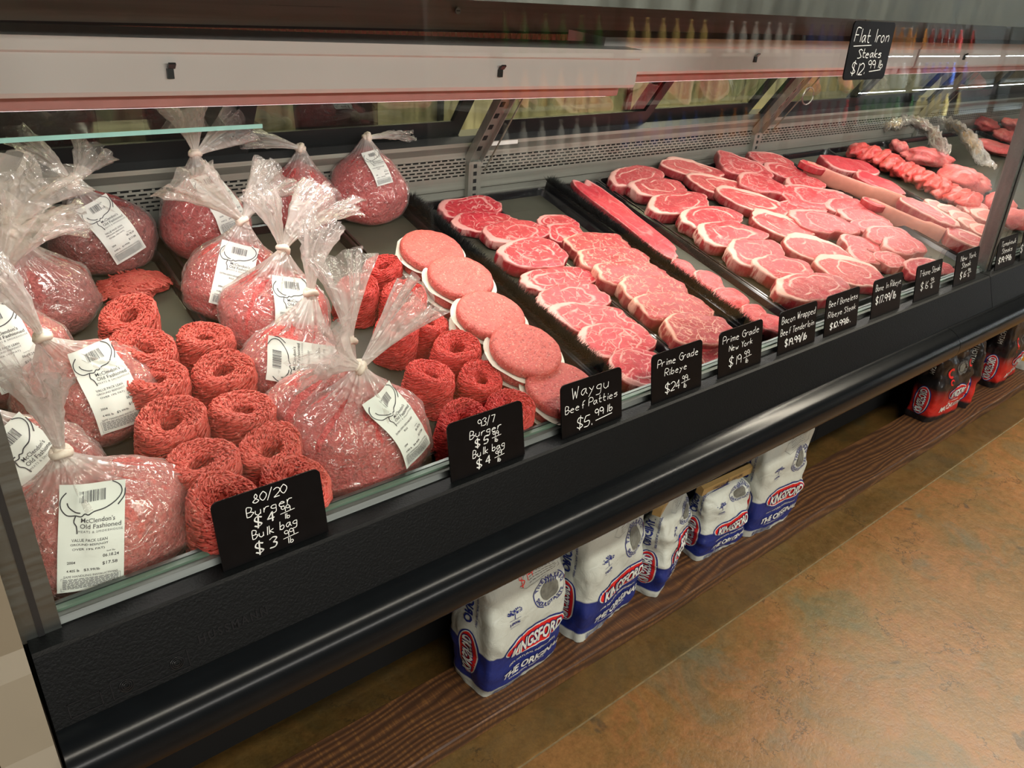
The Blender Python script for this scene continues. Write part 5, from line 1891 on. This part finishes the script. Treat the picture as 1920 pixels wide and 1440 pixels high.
def charcoal_bag(label, fx, fy, ang, w_=0.215, d_=0.115, h_=0.40, style='white', seed=1, top_tape=None, pen=False, lean=0.0, squeeze=0.0, group='white charcoal bags on the plank', tz=0.04, zs=1.0):
    """fx, fy: front left bottom corner; ang: turn about the vertical"""
    rd = random.Random(seed)
    mw = Matrix.Translation((fx, fy, tz + 0.001)) @ Matrix.Rotation(ang, 4, 'Z') @ Matrix.Translation((w_ / 2, d_ / 2, 0)) @ Matrix.Rotation(lean, 4, 'X') @ Matrix.Diagonal((1, 1, zs, 1))
    root = empty('charcoal_bag', mw)
    tag(root, label, 'charcoal bag', group)
    prof_w = [(0, 0.99), (0.05, 1.0), (0.3, 1.0), (0.6, 0.97), (0.8, 0.96), (1.0, 0.95)]
    prof_d = [(0, 0.92), (0.06, 1.0), (0.3, 1.12), (0.55, 1.05), (0.75, 0.78), (0.9, 0.40), (1.0, 0.10)]
    seg = 96; nz = 40
    rows = []
    for i in range(nz + 1):
        t = i / nz
        ww = w_ / 2 * pick(prof_w, t); dd = d_ / 2 * pick(prof_d, t)
        row = []
        e = 9.0 - 4.5 * t if t < 0.9 else 3.5
        for k in range(seg):
            th = 2 * math.pi * k / seg
            c, s = math.cos(th), math.sin(th)
            r = (abs(c) ** e + abs(s) ** e) ** (-1 / e)
            x, y = ww * r * c, dd * r * s
            cr = 0.006 * noise.noise(Vector((x * 13 + seed * 3, y * 16, t * 6))) + 0.007 * (abs(noise.noise(Vector((x * 30, y * 30 + seed, t * 9 + seed)))) - 0.2)
            cr += 0.016 * (0.25 + t) * (0.22 - abs(noise.noise(Vector((x * 9 + t * 3 + seed, y * 9, t * 4.5 + seed)))))
            # diagonal creases towards the top
            cr += 0.004 * t * math.sin((x * 40 + t * 9 + seed) * 1.3)
            q = 1 + cr / max(dd, 0.03)
            row.append((x * (1 + cr / ww), y * q, h_ * t + (0.004 * math.sin(th * 2) if i in (0,) else 0) * 0))
        rows.append(row)
    m = MB(); m.grid(rows, closed=True)
    m.add(rows[0], [tuple(range(seg - 1, -1, -1))]); m.add(rows[-1], [tuple(range(seg))])
    body = m.build('bag_body', M['bag_' + style], root, True)
    bvh = BVHTree.FromPolygons([tuple(v) for v in m.v], m.f)

    def front(x, z, off):
        h = bvh.ray_cast(Vector((x, -0.5, z)), Vector((0, 1, 0)), 1.0)
        return (x, (h[0].y if h[0] else 0.0) - off, z)

    def leftside(y, z, off):
        h = bvh.ray_cast(Vector((-0.5, y, z)), Vector((1, 0, 0)), 1.0)
        return ((h[0].x if h[0] else 0.0) - off, y, z)

    def put(name, flat, mat, fn, off):
        v, f = flat
        q = MB(); q.add([fn(a, b, off) for a, b, *_ in v], f)
        q.build(name, M[mat], body)

    def lens(cx, cz, rx_, rz_, rot=0.0, n=22, kk=3):
        """pointed-oval badge shape as strips"""
        v = []; f = []
        for i in range(n + 1):
            a = -math.pi / 2 + math.pi * i / n
            x = math.sin(a)
            hgt = (1 - abs(x) ** 2.6) ** 0.55 if abs(x) < 1 else 0.0
            sl = 0.16 * x
            for j in range(kk + 1):
                zz = (-1 + 2 * j / kk) * hgt + 0.0
                X, Z = x * rx_, zz * rz_
                v.append((cx + X * math.cos(rot) - Z * math.sin(rot), cz + X * math.sin(rot) + Z * math.cos(rot), 0))
        for i in range(n):
            for j in range(kk):
                a = i * (kk + 1) + j
                f.append((a, a + kk + 1, a + kk + 2, a + 1))
        return v, f

    def ringstrip(cx, cz, r0, r1, a0, a1, n=28):
        v = []; f = []
        for i in range(n + 1):
            a = math.radians(a0 + (a1 - a0) * i / n)
            v += [(cx + r0 * math.cos(a), cz + r0 * math.sin(a), 0), (cx + r1 * math.cos(a), cz + r1 * math.sin(a), 0)]
        for i in range(n):
            f.append((2 * i, 2 * i + 1, 2 * i + 3, 2 * i + 2))
        return v, f

    def logo(fn, cx, cz, rx_, rz_, rot, tag_):
        put('logo_outline', lens(cx, cz, rx_, rz_, rot), 'p_navy', fn, 0.0012)
        put('logo_ring', lens(cx, cz, rx_ * 0.955, rz_ * 0.87, rot), 'p_white', fn, 0.0018)
        put('logo_field', lens(cx, cz, rx_ * 0.92, rz_ * 0.77, rot), 'p_red', fn, 0.0024)
        wave = lambda a, b: (a, b * (1 + 0.25 * math.cos(a / (rx_ * 0.8) * 1.6)) + 0.0)
        put('logo_word_shadow', lettering('KINGSFORD_edge', cx + 0.0006, cz - 0.0006, rx_ * 1.66, rz_ * 0.92, rot, warp=wave), 'p_navy', fn, 0.0046)
        put('logo_word', lettering('KINGSFORD', cx, cz, rx_ * 1.60, rz_ * 0.82, rot, warp=wave), 'p_white', fn, 0.0056)

    def badge(cx, cz, r, dark='p_navy'):
        put('badge_ring', ringstrip(cx, cz, r * 1.0, r * 1.05, 120, 250), dark, front, 0.0014)
        put('badge_ring', ringstrip(cx, cz, r * 1.0, r * 1.05, -60, 60), dark, front, 0.0014)
        for txt, a0, a1, flip in (('THEWAYBBQ', 165, 15, 1), ('SHOULDTASTE', 200, 340, -1)):
            mbx = MB()
            for i, ch in enumerate(txt):
                a = math.radians(a0 + (a1 - a0) * i / (len(txt) - 1))
                rr = r * 0.84
                v, f = lettering('c_' + ch, cx + rr * math.cos(a), cz + rr * math.sin(a), height=r * 0.24, rot=(a - math.pi / 2) if flip == 1 else (a + math.pi / 2))
                mbx.add(v, f)
            put('badge_text', (mbx.v, mbx.f), dark, front, 0.0016)
        v, f = lens(cx, cz, r * 0.55, r * 0.62, 0.2)
        put('badge_picture', (v, f), 'p_dark', front, 0.0016)
        mbx = MB()
        for i in range(5):
            ribbon([(cx - r * 0.3 + i * r * 0.15, cz + r * 0.5), (cx - r * 0.26 + i * r * 0.14, cz + r * 0.75)], r * 0.05, 0, mbx)
        put('badge_smoke', (mbx.v, mbx.f), dark, front, 0.0018)

    s = w_ / 0.215
    if style == 'white':
        logo(front, 0.016 * s, 0.124, 0.090 * s, 0.034, 0.0, 'front')
        put('natural_line', lettering('ingr', 0.012 * s, 0.078, 0.130 * s, 0.0065), 'p_white', front, 0.0014)
        put('name_line', lettering('orig', 0.014 * s, 0.053, 0.165 * s, 0.020), 'p_white', front, 0.0034)
        put('small_line', lettering('char', 0.0, 0.034, 0.10 * s, 0.0045), 'p_white', front, 0.0014)
        mbx = MB(); x = -0.085 * s
        while x < -0.01:
            mbx.add([(x, 0.003, 0), (x + 0.0012, 0.003, 0), (x + 0.0012, 0.020, 0), (x, 0.020, 0)], [(0, 1, 2, 3)]); x += rd.choice([0.002, 0.003, 0.004])
        put('barcode', (mbx.v, mbx.f), 'p_navy', front, 0.0012)
        # tree mark
        mbx = MB()
        for i in range(70):
            a = rd.uniform(0, math.pi); r = rd.uniform(0.2, 1) * 0.018
            x, z = -0.048 * s + r * 1.2 * math.cos(a), 0.224 + r * 0.75 * math.sin(a)
            mbx.add([(x - 0.0014, z - 0.0009, 0), (x + 0.0014, z - 0.0009, 0), (x + 0.0010, z + 0.0011, 0), (x - 0.0012, z + 0.0010, 0)], [(0, 1, 2, 3)])
        ribbon([(-0.048 * s, 0.212), (-0.048 * s, 0.225)], 0.002, 0, mbx)
        ribbon([(-0.062 * s, 0.2115), (-0.034 * s, 0.2115)], 0.0008, 0, mbx); ribbon([(-0.060 * s, 0.1925), (-0.036 * s, 0.1925)], 0.0008, 0, mbx)
        put('tree_mark', (mbx.v, mbx.f), 'p_navy', front, 0.0014)
        put('percent_mark', lettering('100', -0.048 * s, 0.201, 0.026 * s, 0.0075), 'p_navy', front, 0.0014)
        badge(0.048 * s, 0.234, 0.041 * s)
        put('flag_mark', ([(0.094 * s, 0.232, 0), (0.104 * s, 0.232, 0), (0.104 * s, 0.246, 0), (0.094 * s, 0.246, 0)], [(0, 1, 2, 3)]), 'p_red', front, 0.0014)
        # hang-tag drawing with small print near the top
        if h_ > 0.3:
            mbx = MB()
            for (xa, za, xb, zb) in ((-0.02, 0.30, 0.07, 0.315), (0.07, 0.315, 0.078, 0.285), (0.078, 0.285, -0.015, 0.268), (-0.02, 0.30, -0.035, 0.282), (-0.035, 0.282, -0.015, 0.268)):
                ribbon([(xa, za), (xb, zb)], 0.0009, 0, mbx)
            for j in range(5):
                x = -0.006
                while x < 0.062:
                    l_ = rd.uniform(0.004, 0.010)
                    zz = 0.303 - j * 0.0062 + (x) * 0.16
                    ribbon([(x, zz), (x + l_, zz + l_ * 0.16)], 0.0011, 0, mbx); x += l_ + 0.002
            put('hang_tag_print', (mbx.v, mbx.f), 'p_grey', front, 0.0014)
        # left side: upright logo and word
        logo(leftside, 0.0, 0.105, 0.064, 0.033, math.pi / 2, 'side')
        put('side_word', lettering('ORIGINAL', 0.010, 0.245, 0.120, 0.024, math.pi / 2), 'p_navy', leftside, 0.0014)
        put('side_line', lettering('ingr', -0.014, 0.245, 0.120, 0.006, math.pi / 2), 'p_navy', leftside, 0.0014)
    elif style == 'red':
        logo(front, 0.020 * s, 0.112, 0.060 * s, 0.028, 0.0, 'front')
        put('light_line', lettering('instant', 0.010 * s, 0.076, 0.07 * s, 0.006), 'p_white', front, 0.0014)
        put('name_line', lettering('match', 0.010 * s, 0.054, 0.150 * s, 0.024), 'p_white', front, 0.0014)
        badge(0.026 * s, 0.205, 0.026 * s, 'p_grey')
        mbx = MB()
        for (cx, cz, r) in ((-0.05, 0.20, 0.020), (0.08, 0.215, 0.014), (-0.045, 0.165, 0.012)):
            v, f = ringstrip(cx, cz, r * 0.55, r, 20, 300, 12); mbx.add(v, f)
        put('red_flame_print', (mbx.v, mbx.f), 'p_red', front, 0.0012)
        logo(leftside, 0.0, 0.085, 0.060, 0.030, math.pi / 2, 'side')
        put('side_word', lettering('MATCH', 0.0, 0.25, 0.11, 0.018, math.pi / 2), 'p_white', leftside, 0.0014)
    else:
        logo(front, 0.0, 0.150, 0.075 * s, 0.030, 0.0, 'front')
        put('name_line', lettering('classic', 0.0, 0.085, 0.12 * s, 0.026), 'p_white', front, 0.0014)
    if pen:
        mbx = MB()
        handwrite(mbx, '$14', -0.014, 0.300, width=0.048, height=0.030, wd=0.0018, slope=0.22, rnd=rd)
        handwrite(mbx, '99', 0.022, 0.318, width=0.028, height=0.017, wd=0.0017, slope=0.25, rnd=rd)
        ribbon([(0.010, 0.304), (0.046, 0.311)], 0.0017, 0, mbx)
        put('red_pen_price', (mbx.v, mbx.f), 'p_redpen', front, 0.0016)
    if top_tape:
        tw = w_ * 0.53
        z0 = h_ - 0.012
        tp = MB().prism([(-0.013, z0 - 0.014), (-0.015, z0 + 0.016), (-0.004, z0 + 0.024), (0.008, z0 + 0.016), (0.008, z0 - 0.014)], -tw, tw)
        to = tp.build('kraft_tape', M['tape'], root)
        v, f = lettering('fresh', 0, z0 + 0.001, tw * 1.2, 0.012)
        MB().add([(a, -0.0156 + (b - z0) * -0.066, b) for a, b, _ in v], f).build('tape_print', M['ink'], to)
    return root


charcoal_bag('white and blue charcoal bag with a red $14.99 written on it, nearest the camera', 0.745, 0.116, math.radians(4), w_=0.228, d_=0.128, h_=0.41, seed=2, pen=True)
charcoal_bag('white and blue charcoal bag standing second from the camera', 1.025, 0.116, math.radians(9), w_=0.235, d_=0.122, h_=0.41, seed=5)
charcoal_bag('white and blue charcoal bag turned aside, its shaded side showing', 1.300, 0.112, math.radians(24), w_=0.205, d_=0.10, h_=0.345, seed=8, top_tape=True, zs=0.80)
charcoal_bag('short white charcoal bag with a kraft tape top, fourth on the plank', 1.500, 0.146, math.radians(-2), w_=0.195, d_=0.09, h_=0.300, seed=11, top_tape=True, zs=0.76)
charcoal_bag('white and blue charcoal bag at the end of the white row', 1.700, 0.128, math.radians(-3), w_=0.215, d_=0.10, h_=0.42, seed=15)
RG = 'black and red charcoal bags further along the plank'
charcoal_bag('black and red charcoal bag standing alone at the near end of its row', 2.860, 0.150, math.radians(-3), w_=0.235, d_=0.10, h_=0.30, style='red', seed=21, group=RG)
charcoal_bag('black and red charcoal bag turned aside in the middle of its row', 3.135, 0.118, math.radians(26), w_=0.225, d_=0.10, h_=0.31, style='red', seed=24, group=RG)
charcoal_bag('black and red charcoal bag with a kraft tape top, last of its row', 3.42, 0.128, math.radians(4), w_=0.245, d_=0.10, h_=0.34, style='red', seed=27, group=RG, top_tape=True)
charcoal_bag('yellow and white charcoal bag cut off at the picture edge', 3.75, 0.128, math.radians(0), w_=0.22, d_=0.10, h_=0.36, style='yellow', seed=30, group=RG)

# ---------------------------------------------------------------- lit open cooler across the aisle (mirrored in the case glass)
cooler = empty('open_cooler', loc=(0, 0, 0))
tag(cooler, 'lit open drinks cooler across the aisle, seen mirrored in the glass', 'cooler')
CY = -3.3
MB().box(3.2, 13.5, CY - 0.75, CY - 0.70, 0.0, 2.25).build('cooler_back', plain('cooler_liner', srgb(150, 152, 150), 0.6), cooler)
MB().box(3.2, 13.5, CY - 0.70, CY + 0.05, 0.0, 0.30).build('cooler_base', M['black_frame'], cooler)
MB().box(3.2, 13.5, CY - 0.70, CY + 0.05, 2.10, 2.35).build('cooler_header', plain('cooler_header', srgb(120, 112, 100), 0.6), cooler)
led = emitter('cooler_led', (0.90, 0.97, 1.0), 40.0)
for z in (0.62, 0.96, 1.30, 1.66):
    MB().box(7.8, 13.4, CY - 0.060, CY - 0.046, z + 0.318, z + 0.326).build('shelf_light', led, cooler)
    sh = MB().box(3.2, 13.5, CY - 0.66, CY - 0.02, z - 0.012, z + 0.012).build('cooler_shelf', plain('shelf_white', srgb(190, 196, 196), 0.4), cooler)
for k in range(10):
    x = 3.25 + k * 1.12
    MB().box(x - 0.035, x + 0.035, CY - 0.02, CY + 0.03, 0.30, 2.10).build('door_post', plain('door_post', srgb(40, 36, 34), 0.4), cooler)
    if k > 3:
        MB().box(x + 0.036, x + 0.050, CY - 0.03, CY - 0.012, 0.34, 2.06).build('led_strip', led, cooler)
bot = MB()
prof = [(0.0, 0.0), (0.033, 0.0), (0.034, 0.02), (0.034, 0.13), (0.030, 0.16), (0.014, 0.20), (0.013, 0.225), (0.015, 0.226), (0.015, 0.245), (0.0, 0.245)]
bot.grid([[(r * math.cos(2 * math.pi * k / 10), r * math.sin(2 * math.pi * k / 10), z) for k in range(10)] for r, z in prof], closed=True)
BCOL = [srgb(220, 224, 226), srgb(60, 90, 170), srgb(196, 120, 40), srgb(150, 30, 30), srgb(60, 110, 60), srgb(214, 190, 120)]
bmeshes = []
for i, c in enumerate(BCOL):
    bmeshes.append(bot.mesh('drink_bottle', plain('bottle_%d' % i, c, 0.15), smooth=True))
rb = random.Random(77)
CN = ['pale', 'blue', 'amber', 'dark red', 'green', 'straw coloured']
SN = ['lowest', 'second', 'third', 'top']
for si, z in enumerate((0.62, 0.96, 1.30, 1.66)):
    for k in range(42):
        x = 3.4 + k * 0.17
        c = (k // 7 + si * 2) % 6
        o = link('drink_bottle', bmeshes[c]); o.location = (x + rb.uniform(-0.01, 0.01), CY - 0.10, z + 0.0125)
        tag(o, f'{CN[c]} bottle, {ORD[k % 7]} of its run on the {SN[si]} shelf of the drinks cooler', 'bottle', 'bottles in the drinks cooler')

# clear vacuum packs hanging over the roasts at the far end
def wrap_sheet(label, pts, seed, mat):
    """crumpled clear pack laid over a line of points"""
    rd = random.Random(seed)
    root = empty('vacuum_pack', Matrix.Translation(pts[0]))
    tag(root, label, 'vacuum pack', 'clear vacuum packs at the far end')
    o0 = Vector(pts[0])
    rows = []; hz = []
    n = 26; mw = 16
    P = [Vector(p) - o0 for p in pts]
    for i in range(n + 1):
        f = i / n * (len(P) - 1); k = min(int(f), len(P) - 2)
        c = P[k].lerp(P[k + 1], f - k)
        row = []
        for j in range(2 * mw):
            a = 2 * math.pi * j / (2 * mw)
            wv = 0.082 * (0.8 + 0.2 * math.sin(i * 0.7 + seed)) * (1 if 0 < i < n else 0.85)
            th = 0.020 if 2 < i < n - 2 else 0.003
            x = wv * math.cos(a); z = th * math.sin(a)
            jit = 0.022 * noise.noise(Vector((i * 0.5, j * 0.6, seed)))
            row.append(c + Vector((x * 0.5, x * 0.75, z + jit)))
            hz.append(0.18 + 0.5 * abs(noise.noise(Vector((i * 0.4, j * 0.3, seed + 5)))))
        rows.append(row)
    m = MB(); m.grid(rows, closed=True)
    me = m.mesh('pack_film', M['film'], True); set_haze(me, hz)
    link('pack_film', me, root)
    # contents
    q = MB()
    rr = [[(Vector(r[0]) + Vector(r[len(r) // 2])) / 2 + (Vector(p_) - (Vector(r[0]) + Vector(r[len(r) // 2])) / 2) * 0.72 for p_ in r] for r in rows[4:-6]]
    q.grid(rr, closed=True)
    q.add(rr[0], [tuple(range(len(rr[0]) - 1, -1, -1))]); q.add(rr[-1], [tuple(range(len(rr[0])))])
    q.build('contents', mat, root, True)


def dk(u, v, h):
    return deck(u, v, h)


wrap_sheet('cream coloured vacuum pack leaning at the back by the wrapped roasts', [dk(1640, 235, .05), dk(1665, 232, .07), dk(1700, 222, .09)], 3, plain('cheese', srgb(206, 184, 134), 0.4))
wrap_sheet('clear vacuum pack with brown meat draped over the roasts', [dk(1700, 222, .10), dk(1745, 245, .10), dk(1770, 285, .09)], 5, plain('smoked_meat', srgb(120, 66, 44), 0.4))
wrap_sheet('clear vacuum pack with a pale label beside the far red roasts', [dk(1770, 225, .10), dk(1810, 250, .10), dk(1850, 310, .08)], 9, plain('pale_meat', srgb(186, 150, 104), 0.4))

# label taped on the grille strip and the wire hook on the far upright
mb = MB(); a = at_y(918, 286, 0.861); b = at_y(970, 280, 0.861)
mb.add([(a.x, 0.8615, 1.040), (b.x, 0.8615, 1.040), (b.x, 0.8615, 1.050), (a.x, 0.8615, 1.050)], [(0, 1, 2, 3)])
mb.build('rail_sticker', M['label_white'], case1)
hk = at_y(1515, 180, 0.66)
mb = MB(); mb.tube([(hk.x + 0.03 * math.cos(a), 0.66, hk.z + 0.026 * math.sin(a)) for a in [i * 0.42 for i in range(16)]], 0.0022, 6)
mb.build('wire_coil', M['screw'], case1, True)
